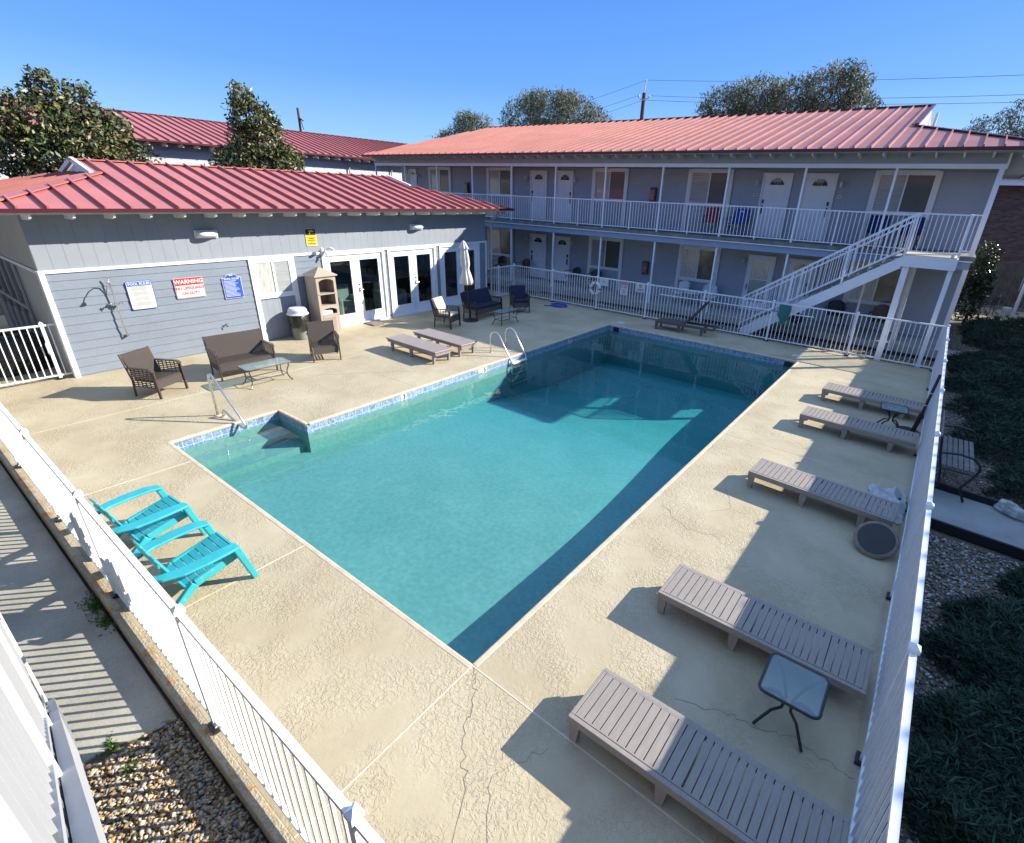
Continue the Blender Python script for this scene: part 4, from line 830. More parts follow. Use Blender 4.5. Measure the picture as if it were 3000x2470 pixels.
q.build('boards', M['wfence'], wf); q = MB(); q.box(3.2, 12, 28.627, 28.66, .35, .44); q.box(3.2, 12, 28.627, 28.66, 1.55, 1.64); q.build('rails', M['wfence'], wf)
q = MB(); q.tube([(5.50,27.4,-.1),(5.50,27.4,2.9)], .07, 12); q.tube([(5.5,27.4,2.9),(5.5,27.4,2.98)], .085, 12); tag(q.build('fence_post', M['trim']), 'thick round white post standing at the edge of the flagstones', 'post')

# ---------------------------------------------------------------- loungers
def legmb(x, y, h, sx=1, sy=1):
    q = MB(); a, b_ = .050, .028
    q.add([(x-b_,y-b_,0),(x+b_,y-b_,0),(x+b_,y+b_,0),(x-b_,y+b_,0),(x-a,y-.022,h),(x+a,y-.022,h),(x+a,y+.022,h),(x-a,y+.022,h)], [(0,3,2,1),(4,5,6,7),(0,1,5,4),(1,2,6,5),(2,3,7,6),(3,0,4,7)]); return q
def make_lounger(label, raise_=0, mat='wood'):
    L, W, H = 1.90, .57, .285
    t = thing('sun_lounger', label, 'sun lounger', group='slatted resin sun loungers')
    q = MB()
    for y in (.02, W-.02): q.box(0, L, y-.02, y+.02, H-.075, H)
    q.box(.0, .035, .04, W-.04, H-.075, H); q.box(L-.035, L, .04, W-.04, H-.075, H); q.box(.86, .90, .04, W-.04, H-.08, H-.032); q.build('frame', M[mat], t, local=True, bevel=.004)
    q = MB()
    for i in range(12): x = .042+.0738*i; q.box(x, x+.065, .055, W-.055, H-.028, H+.002)
    q.box(.04, .93, .042, .0545, H-.03, H+.003); q.box(.04, .93, W-.0545, W-.042, H-.03, H+.003); q.build('seat_slats', M[mat], t, local=True)
    q = MB(); x = .935; ca, sa = math.cos(raise_), math.sin(raise_)
    def T(px, py, pz): dx = px-.93; dz = pz-H; return (.93+dx*ca-dz*sa, py, H+dx*sa+dz*ca)
    def bx_(x0, x1, y0, y1, z0, z1):
        m = MB(); m.box(x0, x1, y0, y1, z0, z1); q.add([T(*v) for v in m.v], m.f)
    while x < L-.07: bx_(x, x+.054, .055, W-.055, H-.028, H+.002); x += .0625
    bx_(.93, L-.04, .042, .0545, H-.03, H+.003); bx_(.93, L-.04, W-.0545, W-.042, H-.03, H+.003)
    if raise_: bx_(.93, L-.04, .0545, .085, H-.05, H-.03); bx_(.93, L-.04, W-.085, W-.0545, H-.05, H-.03); bx_(L-.04, L, .042, W-.042, H-.03, H+.003)
    q.build('backrest_slats', M[mat], t, local=True)
    for x in (.05, .80, 1.55):
        for y in (.045, W-.045): legmb(x, y, H-.07).build('leg', M[mat], t, local=True)
    if raise_:
        q = MB(); q.beam((1.45,.1,.24),T(1.6,.1,H-.04), .02, .02); q.beam((1.45,W-.1,.24),T(1.6,W-.1,H-.04), .02, .02); q.build('prop', M[mat], t, local=True)
    return t
lg = make_lounger('slatted lounger nearest the viewer, below the square glass side table')
lg.location = (1.08, -.03, 0)
dup(lg, (1.03, 1.67, 0), R(0), 'slatted lounger just above the nearest square glass side table')
dup(lg, (.97, 4.90, 0), R(-3.5), 'slatted lounger with the tipped umbrella stand at its far end')
dup(lg, (1.05, 7.86, 0), R(-2), 'slatted lounger in front of the small black side table')
dup(lg, (1.09, 9.78, 0), R(-1.5), 'slatted lounger farthest from the viewer on the right deck')
lf = make_lounger('slatted lounger with raised backrest standing between the pool and the far fence', R(52), 'wooddark'); lf.location = (-4.62, 13.16, 0); lf.rotation_euler[2] = R(6)
def smooth_lounger(label, loc, rz):
    L, W, H = 1.98, .58, .33
    t = thing('pool_lounger', label, 'sun lounger', group='smooth taupe sun loungers')
    q = MB(); q.box(0, L, 0, W, H-.035, H); q.build('bed', M['resin'], t, local=True, bevel=.012)
    q = MB(); q.box(.03, L-.03, .03, .06, H-.10, H-.036); q.box(.03, L-.03, W-.06, W-.03, H-.10, H-.036); q.box(L-.06, L-.03, .06, W-.06, H-.12, H-.036); q.box(.03, .06, .06, W-.06, H-.10, H-.036); q.build('frame', M['resin'], t, local=True)
    for x in (.20, .98, 1.86):
        for y in (.05, W-.05): legmb(x, y, H-.05).build('leg', M['resin'], t, local=True)
    t.location = loc; t.rotation_euler[2] = rz; return t
sl = smooth_lounger('smooth taupe lounger nearer the viewer beside the pool ladder', (-8.87, 5.72, 0), R(-1))
dup(sl, (-8.87, 6.62, 0), R(-1.5), 'smooth taupe lounger farther from the viewer beside the pool ladder')

# ---------------------------------------------------------------- tables
def side_table(label, loc, rz):
    t = thing('side_table', label, 'table', group='small square glass side tables')
    w_, H = .225, .45; rr = .05; pts = []
    for cx, cy, a0 in ((w_-rr,w_-rr,0),(-w_+rr,w_-rr,90),(-w_+rr,-w_+rr,180),(w_-rr,-w_+rr,270)):
        for a in (0, 30, 60, 90): pts.append((cx+rr*math.cos(R(a0+a)), cy+rr*math.sin(R(a0+a)), H-.008))
    q = MB(); q.tube(pts, .013, 6, closed=True); q.build('frame', M['black'], t, local=True)
    q = MB(); q.prism([(p[0]*.97, p[1]*.97, H-.006) for p in pts], (0,0,.006)); q.build('glass_top', M['frost'], t, local=True)
    for a in (45, 135, 225, 315):
        c, s = math.cos(R(a)), math.sin(R(a)); q = MB()
        q.tube([(c*r_, s*r_, z) for r_, z in ((.29,H-.015),(.20,H-.035),(.11,H-.09),(.04,H-.20),(.05,H-.27),(.14,.16),(.27,.012))], .014, 6); q.build('leg', M['black'], t, local=True)
    t.location = loc; t.rotation_euler[2] = rz; return t
s1 = side_table('square glass side table with black crossed legs between the two nearest loungers', (2.43, 1.24, 0), R(0))
dup(s1, (2.48, 9.02, 0), R(4), 'square glass side table with black crossed legs between the two farthest loungers')
def coffee_table(label, loc, rz, mat):
    t = thing('coffee_table', label, 'table', group='oblong glass coffee tables')
    lx, ly, H = .24, .47, .42
    pts = []
    for cx, cy, a0 in ((lx-.05,ly-.05,0),(-lx+.05,ly-.05,90),(-lx+.05,-ly+.05,180),(lx-.05,-ly+.05,270)):
        for a in (0, 45, 90): pts.append((cx+.05*math.cos(R(a0+a)), cy+.05*math.sin(R(a0+a)), H-.006))
    q = MB(); q.tube(pts, .011, 6, closed=True); q.build('frame', M[mat], t, local=True)
    q = MB(); q.prism([(p[0], p[1], H-.004) for p in pts], (0,0,.008)); q.build('glass_top', M['frost'], t, local=True)
    for sx in (-1, 1):
        for sy in (-1, 1):
            q = MB(); q.tube([(sx*.19,sy*.40,H-.01),(sx*.185,sy*.41,H-.08),(sx*.15,sy*.375,.24),(sx*.145,sy*.37,.15),(sx*.17,sy*.40,.06),(sx*.21,sy*.44,.008)], .0125, 6); q.build('leg', M[mat], t, local=True)
    q = MB(); q.tube([(-.148,-.372,.155),(-.148,.372,.155),(.148,.372,.155),(.148,-.372,.155)], .009, 6, closed=True); q.build('lower_rail', M[mat], t, local=True)
    t.location = loc; t.rotation_euler[2] = rz; return t
coffee_table('oblong glass coffee table in the sun in front of the brown wicker sofa', (-8.65, 2.45, 0), R(-2), 'brownmetal')
coffee_table('oblong glass coffee table in the shade in front of the navy cushioned sofa', (-8.63, 10.27, 0), R(1), 'black')

# ---------------------------------------------------------------- wicker seats
def wicker_seat(name, label, cat, loc, rz, W, wick='wick', metal='brownmetal', cushion=None, back_cush=None, group=None):
    """front faces +x; origin at centre of the footprint"""
    t = thing(name, label, cat, group=group); D = .58; hw = W/2
    fx, bx_ = D/2, -D/2
    q = MB()   # back panel, leaning
    for i in range(1):
        q.add([(bx_+.10,-hw+.05,.36),(bx_+.10,hw-.05,.36),(bx_-.09,hw-.03,.84),(bx_-.09,-hw+.03,.84),(bx_+.07,-hw+.05,.36),(bx_+.07,hw-.05,.36),(bx_-.12,hw-.03,.84),(bx_-.12,-hw+.03,.84)], [(0,1,2,3),(7,6,5,4),(3,2,6,7),(0,4,5,1),(1,5,6,2),(0,3,7,4)])
    q.build('backrest', M[wick], t, local=True)
    q = MB(); q.box(bx_+.06, fx-.03, -hw+.045, hw-.045, .335, .375); q.build('seat', M[wick], t, local=True, bevel=.008)
    q = MB(); q.box(fx-.035, fx-.012, -hw+.045, hw-.045, .19, .35); q.build('apron', M[wick], t, local=True)
    for s in (-1, 1):
        y = s*(hw-.02); q = MB()
        z = .21
        while z < .56: q.box(bx_+.03, fx-.02, y-.007, y+.007, z, z+.017); z += .040
        x = bx_+.05
        while x < fx-.04: q.box(x, x+.010, y-.008, y+.008, .21, .575); x += .095
        ar = q.build('arm_side', M[wick], t, local=True)
        q = MB(); q.beam((bx_-.02,y,.585),(fx-.05,y,.60), .075, .022); q.beam((fx-.055,y,.598),(fx+.0,y,.55), .075, .022); q.build('armrest', M[metal], t, local=True, bevel=.006)
        q = MB(); q.beam((fx+.012,y,0),(fx-.015,y,.565), .045, .028); q.build('leg', M[metal], t, local=True)
        q = MB(); q.beam((bx_+.01,y,0),(bx_+.035,y,.33), .028, .026); q.beam((bx_+.035,y,.33),(bx_-.105,y,.85), .026, .026); q.build('leg', M[metal], t, local=True)
    if cushion:
        q = MB(); q.box(bx_+.10, fx-.01, -hw+.05, hw-.05, .377, .45); q.build('seat_cushion', M[cushion], t, local=True, bevel=.025)
        q = MB(); n = max(1, round((W-.1)/.6)); wd = (W-.12)/n
        q.add([(bx_+.19,-hw+.06,.45),(bx_+.19,hw-.06,.45),(bx_+.0,hw-.05,.88),(bx_+.0,-hw+.05,.88),(bx_+.085,-hw+.06,.43),(bx_+.085,hw-.06,.43),(bx_-.085,hw-.05,.88),(bx_-.085,-hw+.05,.88)], [(0,1,2,3),(7,6,5,4),(3,2,6,7),(0,4,5,1),(1,5,6,2),(0,3,7,4)])
        q.build('back_cushion', M[back_cush or cushion], t, local=True, bevel=.02)
    t.location = loc; t.rotation_euler[2] = rz; return t
wicker_seat('wicker_armchair', 'brown wicker armchair standing alone left of the sofa below the shower', 'armchair', (-9.605, .765, 0), R(26), .66, group='wicker pool armchairs')
wicker_seat('wicker_sofa', 'brown bare wicker sofa against the clubhouse under the blue rules sign', 'sofa', (-9.66, 2.44, 0), R(-5), 1.20)
wicker_seat('wicker_armchair', 'brown wicker armchair in front of the bin and the tan cabinet', 'armchair', (-9.36, 4.25, 0), R(-24), .66, group='wicker pool armchairs')
wicker_seat('cushioned_armchair', 'olive wicker armchair with beige cushions half in the sun', 'armchair', (-9.63, 8.60, 0), R(17), .62, 'wick2', 'black', 'beige', group='wicker pool armchairs')
wicker_seat('cushioned_sofa', 'wicker sofa with navy cushions behind the closed parasol', 'sofa', (-9.80, 10.42, 0), R(5), 1.42, 'wick2', 'black', 'navy')
wicker_seat('cushioned_armchair', 'wicker armchair with navy cushions beside the shaded coffee table', 'armchair', (-9.46, 11.98, 0), R(-36), .62, 'wick2', 'black', 'navy', group='wicker pool armchairs')

# ---------------------------------------------------------------- parasols
t = thing('closed_parasol', 'closed off white parasol on a black stand beside the navy sofa', 'parasol', (-9.66, 9.65, 0))
q = MB(); q.lathe((-9.66,9.65,0), [(.25,0),(.25,.02),(.22,.05),(.06,.07),(.035,.10),(.035,.34),(.0,.34)], 24); q.build('base', M['black'], t, smooth=False)
top = (-9.75, 9.53, 2.62); bs_ = (-9.66, 9.65, 0)
def al(tt): return tuple(bs_[i]+(top[i]-bs_[i])*tt for i in range(3))
q = MB(); q.tube([al(0), al(.99)], .019, 10); q.build('pole', M['black'], t)
def folded(c_fn, prof, n, folds, seed, wob=.03):
    rs_ = random.Random(seed); q_ = MB(); vs = []; fs = []; ph = [rs_.uniform(-.25, .25) for _ in prof]
    for k_, (tt, r_) in enumerate(prof):
        c_ = c_fn(tt)
        for j_ in range(n):
            a = 2*PI*j_/n; rr_ = r_*(1+.24*math.cos(folds*a+ph[k_])+.06*math.cos(3*a+k_))+wob*.3*rs_.uniform(-1, 1)*r_*2
            vs.append((c_[0]+rr_*math.cos(a), c_[1]+rr_*math.sin(a), c_[2]+rs_.uniform(-.006, .006)))
    for k_ in range(len(prof)-1):
        for j_ in range(n): fs.append((k_*n+j_, k_*n+(j_+1) % n, (k_+1)*n+(j_+1) % n, (k_+1)*n+j_))
    fs.append(tuple(range(n))[::-1]); fs.append(tuple((len(prof)-1)*n+j_ for j_ in range(n))); return q_.add(vs, fs)
folded(al, [(.455,.160),(.468,.185),(.52,.165),(.58,.125),(.625,.095),(.645,.090),(.70,.125),(.78,.120),(.86,.095),(.905,.08)], 40, 8, 3).build('canopy', M['canvas'], t, smooth=True)
folded(al, [(.875,.13),(.885,.132),(.92,.085),(.95,.05),(.97,.02)], 40, 8, 4).build('vent_cap', M['canvas'], t, smooth=True)
q = MB(); q.tube([al(.985), al(1.01)], [.018, .008], 8); q.build('finial', M['black'], t)
# bare parasol stand against the side fence
t = thing('parasol_stand', 'black bare parasol pole in a round base against the side fence', 'parasol stand', (2.80, 9.10, 0))
q = MB(); q.lathe((2.80,9.10,0), [(.22,0),(.22,.02),(.18,.05),(.05,.06)], 24); q.build('base', M['black'], t)
q = MB(); q.tube([(2.88,9.06,.03),(2.92,9.02,.45)], .04, 10); q.tube([(2.92,9.02,.40),(2.985,9.10,1.22)], .026, 10); q.build('pole', M['black'], t)
for z_, x_, y_ in ((.62,2.937,9.04),(.86,2.957,9.064)): q = MB(); q.lathe((x_,y_,z_), [(.03,-.008),(.03,.008)], 10); q.build('tie', M['lid'], t)
# fallen parasol with tipped concrete base
t = thing('fallen_parasol', 'white parasol lying fallen with its round concrete base tipped on edge', 'parasol', (2.72, 4.45, 0))
ax = Vector((-.08,-.62,.78)).normalized(); cc = Vector((2.74,4.40,.17))
q = MB(); q.lathe(cc, [(.245,-.055),(.25,-.03),(.25,.0),(.225,.022),(.205,.024)], 32, axis=ax); q.build('base', M['concbase'], t)
q = MB(); q.lathe(cc+ax*.003, [(.203,.018),(.205,.026),(.12,.028),(.03,.034),(.0,.034)], 32, axis=ax); q.build('base_plate', M['blackpl'], t)
q = MB(); q.tube([cc-ax*.03, Vector((2.83,5.0,.07)), Vector((2.90,5.9,.10))], .019, 8); q.build('pole', M['black'], t)
# crumpled canvas: folded cloth with ridges and a trailing corner
q = MB(); rs = random.Random(11); NU, NV = 64, 44; vs = []
for i in range(NU):
    for j in range(NV):
        u_ = i/(NU-1); v_ = j/(NV-1); w_ = v_-.5
        wid = .22+.10*math.sin(PI*u_)-.05*math.cos(9*u_); yy = 5.25+1.05*u_+.05*math.sin(9*v_+2*u_)
        xx = 2.80+.04*math.sin(5*u_)+w_*2*wid+.035*math.sin(14*u_+5*v_)
        rg = (1-abs(math.sin(7.5*v_+3.2*u_+1.2*math.sin(5*u_))))**1.3*.16+(1-abs(math.sin(9*u_-6*v_+.8)))**2*.09+.02*math.sin(23*u_+11*v_)
        env = max(0, 1-(2*w_)**2)**.45*max(0, math.sin(PI*min(1, u_*1.05)))**.5
        vs.append((min(xx, 2.99), yy, .012+env*(.03+rg)))
q.add(vs, [(i*NV+j, (i+1)*NV+j, (i+1)*NV+j+1, i*NV+j+1) for i in range(NU-1) for j in range(NV-1)])
q.build('canopy', M['canvas2'], t, smooth=True)

# ---------------------------------------------------------------- cabinet, bin, signs, shower
t = thing('storage_cabinet', 'tall tan resin storage cabinet with pyramid roof and open shelves beside the french doors', 'cabinet', (-11.43, 5.575, 0))
x0, x1, y0, y1, H = -11.71, -11.15, 5.28, 5.87, 1.66
q = MB(); q.box(x0, x1-.04, y0, y0+.03, 0, H); q.box(x0, x1-.04, y1-.03, y1, 0, H); q.box(x0, x0+.03, y0+.03, y1-.03, 0, H); q.box(x0+.03, x1-.04, y0+.03, y1-.03, 0, .05)
q.box(x0+.10, x1-.12, y0-.008, y0-.0005, .12, .66); q.box(x0+.10, x1-.12, y0-.008, y0-.0005, .76, 1.50); q.build('body', M['cabinet'], t, bevel=.006)
q = MB(); xa, xb = x1-.04, x1
q.box(xa, xb, y0, y0+.07, 0, H); q.box(xa, xb, y1-.07, y1, 0, H); q.box(xa, xb, y0+.07, y1-.07, 0, .07); q.box(xa, xb, y0+.07, y1-.07, .575, .615); q.box(xa, xb, y0+.07, y1-.07, .80, .87)
def arch(zb, ztop, n=10):
    ya, yb = y0+.07, y1-.07; pts = [(xa, ya, ztop)]
    for i in range(n+1):
        u_ = i/n; pts.append((xa, ya+(yb-ya)*u_, zb+.07*math.sin(PI*u_)**.6))
    pts.append((xa, yb, ztop))
    q.prism(pts, (.04,0,0))
arch(1.52, H); arch(.715, .80); q.build('face_frame', M['cabinet'], t)
q = MB(); q.box(x0+.03, xb+.012, y0+.03, y1-.03, 1.17, 1.20); q.box(x0+.03, xa, y0+.03, y1-.03, .83, .86); q.build('shelf', M['cabinet'], t)
q = MB(); q.box(xa+.005, xb+.008, y0+.08, y1-.08, .075, .57); yy = y0+.13
while yy < y1-.14: q.box(xb+.0085, xb+.014, yy, yy+.022, .12, .53); yy += .034
q.build('door', M['cabinet'], t)
q = MB(); q.box(x0+.06, xa-.03, y0+.06, y1-.16, .50, .72); q.build('tub', M['lid'], t, bevel=.02)
q = MB(); o = .05; z = H; q.add([(x0-.02,y0-o,z),(x1+o,y0-o,z),(x1+o,y1+o,z),(x0-.02,y1+o,z),(x0-.02,y0-o,z+.025),(x1+o,y0-o,z+.025),(x1+o,y1+o,z+.025),(x0-.02,y1+o,z+.025),((x0+x1)/2,(y0+y1)/2,z+.24)], [(0,3,2,1),(0,1,5,4),(1,2,6,5),(2,3,7,6),(3,0,4,7),(4,5,8),(5,6,8),(6,7,8),(7,4,8)]); q.build('roof', M['cabinet'], t)
t = thing('litter_bin', 'grey round bin with black liner and pale lid beside the tan cabinet', 'bin', (-11.44, 4.78, 0))
q = MB(); q.lathe((-11.44,4.78,0), [(.19,0),(.20,.02),(.235,.66),(.235,.68)], 28); q.build('body', M['bin'], t, smooth=False)
q = MB(); n = 28; vs = []; fs = []; rs = random.Random(2)
for k_, (r_, z) in enumerate(((.245,.70),(.262,.66),(.262,.50),(.25,.34))):
    for j_ in range(n): vs.append((-11.44+(r_+rs.uniform(-.012,.012))*math.cos(2*PI*j_/n), 4.78+(r_+rs.uniform(-.012,.012))*math.sin(2*PI*j_/n), z+(rs.uniform(-.10,.08) if k_ == 3 else 0)))
for k_ in range(3):
    for j_ in range(n): fs.append((k_*n+j_, k_*n+(j_+1) % n, (k_+1)*n+(j_+1) % n, (k_+1)*n+j_))
q.add(vs, fs); q.build('liner', M['bag'], t, smooth=True)
q = MB(); q.lathe((-11.44,4.78,0), [(.28,.69),(.285,.71),(.25,.74),(.24,.82),(.20,.865),(.10,.875),(0,.876)], 28); q.build('lid', M['lid'], t)

SX = CX+.030
def sign_panel(t, y0, y1, z0, z1, mat, r=.03, x=SX, th=.006, name='panel', top=None):
    pts = []
    for cy, cz, a0 in ((y1-r,z1-r,0),(y0+r,z1-r,90),(y0+r,z0+r,180),(y1-r,z0+r,270)):
        for a in (0, 30, 60, 90): pts.append((x, cy+r*math.cos(R(a0+a)), cz+r*math.sin(R(a0+a))))
    q = MB(); q.prism(pts, (th,0,0)); return q.build(name, mat, t)
def bars(t, rows, mat, x, name='small_print', th=.001):
    q = MB()
    for (a, b_, z, h) in rows: q.box(x, x+th, a, b_, z-h/2, z+h/2)
    return q.build(name, mat, t)
t = thing('pool_rules_sign', 'white pool rules sign with blue heading on the clubhouse siding', 'sign', (SX, 1.48, 1.57))
sign_panel(t, 1.235, 1.725, 1.26, 1.885, M['blue']); sign_panel(t, 1.246, 1.714, 1.271, 1.874, M['signwhite'], x=SX+.0062, th=.001, name='border'); sign_panel(t, 1.258, 1.702, 1.775, 1.862, M['blue'], r=.012, x=SX+.0075, th=.001, name='header')
text('heading', 'POOL RULES', .072, (SX+.009, 1.48, 1.818), (0,1,0), (0,0,1), M['signwhite'], t, bold=.0022, ext=.0006)
rs = random.Random(6); bars(t, [(1.275+(.05 if k_ % 4 == 3 else 0), 1.68-rs.uniform(0, .08), 1.755-k_*.0225, .008) for k_ in range(21) if k_ % 5 != 4], M['signtext'], SX+.0076)
t = thing('no_lifeguard_sign', 'red and white warning no lifeguard on duty sign on the clubhouse siding', 'sign', (SX, 2.46, 1.62))
sign_panel(t, 2.15, 2.77, 1.39, 1.86, M['signwhite']); sign_panel(t, 2.157, 2.763, 1.397, 1.853, M['red'], x=SX+.0062, th=.0008, name='border'); sign_panel(t, 2.166, 2.754, 1.406, 1.690, M['signwhite'], r=.012, x=SX+.0072, th=.001, name='field')
text('warning_text', 'WARNING', .125, (SX+.0085, 2.46, 1.768), (0,1,0), (0,0,1), M['signwhite'], t, bold=.004, ext=.0006)
text('notice_text', 'NO LIFEGUARD', .084, (SX+.0085, 2.46, 1.618), (0,1,0), (0,0,1), M['red'], t, bold=.003, ext=.0006); text('notice_text', 'ON DUTY', .084, (SX+.0085, 2.46, 1.498), (0,1,0), (0,0,1), M['red'], t, bold=.003, ext=.0006)
t = thing('blue_rules_sign', 'blue pool rules sign with arched top above the wicker sofa', 'sign', (SX, 3.415, 1.55))
def arched(y0, y1, z0, z1, x, th, name, mat, g=0):
    pts = [(x,y0+g,z0+g),(x,y1-g,z0+g),(x,y1-g,z1-.09-g),(x,y1-.05-g,z1-.075-g)]; cy = (y0+y1)/2; rr_ = (y1-y0)/2-.075
    for i in range(11): a = PI*i/10; pts.append((x, cy+(rr_-g*.5)*math.cos(a), z1-.075-g+(.078)*math.sin(a)))
    pts += [(x,y0+.05+g,z1-.075-g),(x,y0+g,z1-.09-g)]; q = MB(); q.prism(pts, (th,0,0)); return q.build(name, mat, t)
arched(3.19, 3.64, 1.255, 1.855, SX, .006, 'panel', M['signwhite']); arched(3.19, 3.64, 1.255, 1.855, SX+.0062, .001, 'field', M['blue'], .010)
text('heading', 'POOL RULES', .062, (SX+.0082, 3.415, 1.735), (0,1,0), (0,0,1), M['signwhite'], t, bold=.002, ext=.0006)
bars(t, [(3.22, 3.60-rs.uniform(.02, .14), 1.685-k_*.031, .011) for k_ in range(13)], M['signwhite'], SX+.0074); bars(t, [(3.37, 3.46, 1.825, .02)], M['signwhite'], SX+.0074, 'emblem')
t = thing('camera_warning_sign', 'black and yellow video camera warning sign above the clubhouse trim', 'sign', (SX, 5.7, 2.62))
sign_panel(t, 5.54, 5.86, 2.40, 2.86, M['signwhite'], x=CX+.014); sign_panel(t, 5.55, 5.85, 2.41, 2.85, M['yellow'], x=CX+.0205, th=.001, name='field'); sign_panel(t, 5.55, 5.85, 2.69, 2.85, M['ink'], r=.02, x=CX+.022, th=.001, name='header')
bars(t, [(5.62, 5.78, 2.60, .02), (5.585, 5.815, 2.555, .018), (5.68, 5.72, 2.51, .014), (5.585, 5.815, 2.465, .02), (5.56, 5.84, 2.625, .006)], M['ink'], CX+.0222)
q = MB(); xx = CX+.0235; q.prism([(xx,5.64,2.80),(xx,5.74,2.825),(xx,5.76,2.775),(xx,5.66,2.75)], (.001,0,0)); q.prism([(xx,5.765,2.815),(xx,5.80,2.80),(xx,5.79,2.765),(xx,5.77,2.772)], (.001,0,0)); q.prism([(xx,5.66,2.745),(xx,5.685,2.75),(xx,5.68,2.715),(xx,5.66,2.705)], (.001,0,0)); q.build('camera_symbol', M['yellow'], t)
t = thing('security_light', 'white twin head security light and camera below the yellow camera sign', 'lamp', (CX, 6.0, 2.28))
q = MB(); q.box(CX+.036, CX+.075, 5.92, 6.02, 2.20, 2.30); q.tube([(CX+.07,5.97,2.24),(CX+.17,6.0,2.27)], .015, 6); q.build('mount', M['white'], t, bevel=.008)
q = MB(); q.tube([(CX+.15,5.90,2.30),(CX+.20,5.86,2.31),(CX+.26,5.84,2.29)], [.05,.058,.03], 10); q.build('lamp_head', M['white'], t); q = MB(); q.tube([(CX+.12,6.05,2.30),(CX+.20,6.14,2.32),(CX+.28,6.18,2.30)], [.035,.05,.03], 10); q.build('lamp_head', M['white'], t)
q = MB(); q.tube([(CX+.16,5.99,2.24),(CX+.20,6.0,2.18),(CX+.24,6.0,2.12)], [.03,.035,.02], 8); q.build('sensor', M['white'], t)
t = thing('wall_shower', 'chrome pipe shower with cross handles fixed to the clubhouse siding', 'shower', (CX, .93, .7))
xs_ = CX+.16
q = MB(); q.tube([(CX+.10,1.0,.74),(CX+.10,.97,1.0),(CX+.10,.955,1.9),(CX+.12,.95,2.02)], .013, 8); q.build('riser', M['steel'], t)
q = MB(); q.tube([(CX+.10,.955,1.70),(CX+.14,.93,1.90),(CX+.20,.90,1.96),(CX+.27,.87,1.95),(CX+.33,.84,1.88),(CX+.36,.82,1.80)], .011, 8); q.lathe((CX+.37,.815,1.76), [(.02,.05),(.045,0)], 14, axis=(-.2,.2,.9)); q.build('shower_head', M['steel'], t)
q = MB(); q.lathe((CX+.10,.965,1.46), [(.035,-.03),(.035,.03)], 12); q.tube([(CX+.02,.84,1.45),(CX+.10,.88,1.46),(CX+.10,1.04,1.46),(CX+.02,1.10,1.47)], .014, 8)
for yy in (.86, 1.07): q.tube([(CX+.10,yy,1.46),(CX+.16,yy,1.47)], .012, 6); q.tube([(CX+.16,yy-.04,1.47),(CX+.16,yy+.04,1.47)], .009, 6); q.tube([(CX+.16,yy,1.43),(CX+.16,yy,1.51)], .009, 6)
q.build('valve', M['steel'], t); q = MB(); q.lathe((CX+.02,1.0,.74), [(.035,0),(.02,.05),(.015,.09)], 12, axis=(1,0,0)); q.build('foot_bracket', M['steel'], t)
q = MB(); q.tube([(CX+.03,3.05,.62),(CX+.09,3.05,.62),(CX+.11,3.07,.58)], .014, 8); q.tube([(CX+.07,3.02,.65),(CX+.07,3.10,.65)], .008, 6); tag(q.build('tap', M['handle']), 'small dark garden tap on the siding behind the wicker sofa', 'tap')
q = MB(); q.box(CX+.10, CX+.62, 7.0, 7.4, .002, .04); tag(q.build('doorstep_mat', M['concbase'], bevel=.01), 'worn grey mat at the left french doors', 'door mat')

# ---------------------------------------------------------------- pool fittings
t = thing('pool_ladder', 'stainless steel pool ladder with white step beside the depth number 5', 'ladder', (-6.2, 7.8, 0))
for y in (7.46, 8.08):
    q = MB(); pts = [(-6.68,y,.0),(-6.70,y,.30)]+[(-6.52+.18*math.cos(a), y, .42+.17*math.sin(a)) for a in (R(165), R(135), R(100), R(65), R(35))]+[(-6.18,y,.22),(-5.98,y,-.06),(-5.93,y,-.25),(-5.93,y,-.9)]
    q.tube(pts, .021, 10); q.build('handrail', M['steel'], t, smooth=True); q = MB(); q.lathe((-6.68,y,0), [(.05,0),(.045,.012),(.024,.02)], 14); q.build('collar', M['coping'], t)
for z in (-.16, -.45, -.74): q = MB(); q.box(-6.0, -5.90, 7.48, 8.06, z-.02, z+.012); q.build('step', M['white'] if z > -.2 else M['steel'], t, bevel=.008)
t = thing('step_handrail', 'bent stainless steel handrail leading into the pool at the corner steps', 'handrail', (-7.5, 1.0, 0))
q = MB(); q.tube([(-7.57,.98,0),(-7.58,.98,.40),(-7.585,.98,.74),(-7.565,.985,.80),(-7.52,.99,.815),(-7.46,1.0,.78),(-7.2,1.05,.45),(-6.93,1.10,.12),(-6.83,1.12,-.02),(-6.82,1.12,-.07),(-6.86,1.115,-.10),(-6.93,1.10,-.08),(-7.2,1.05,.05),(-7.34,1.03,.13),(-7.39,1.02,.135),(-7.42,1.02,.10),(-7.42,1.02,0)], .021, 10); q.build('rail', M['steel'], t, smooth=True)
for x, y in ((-7.57,.98),(-7.42,1.02)): q = MB(); q.lathe((x,y,0), [(.055,0),(.05,.012),(.024,.02)], 14); q.build('collar', M['coping'], t)
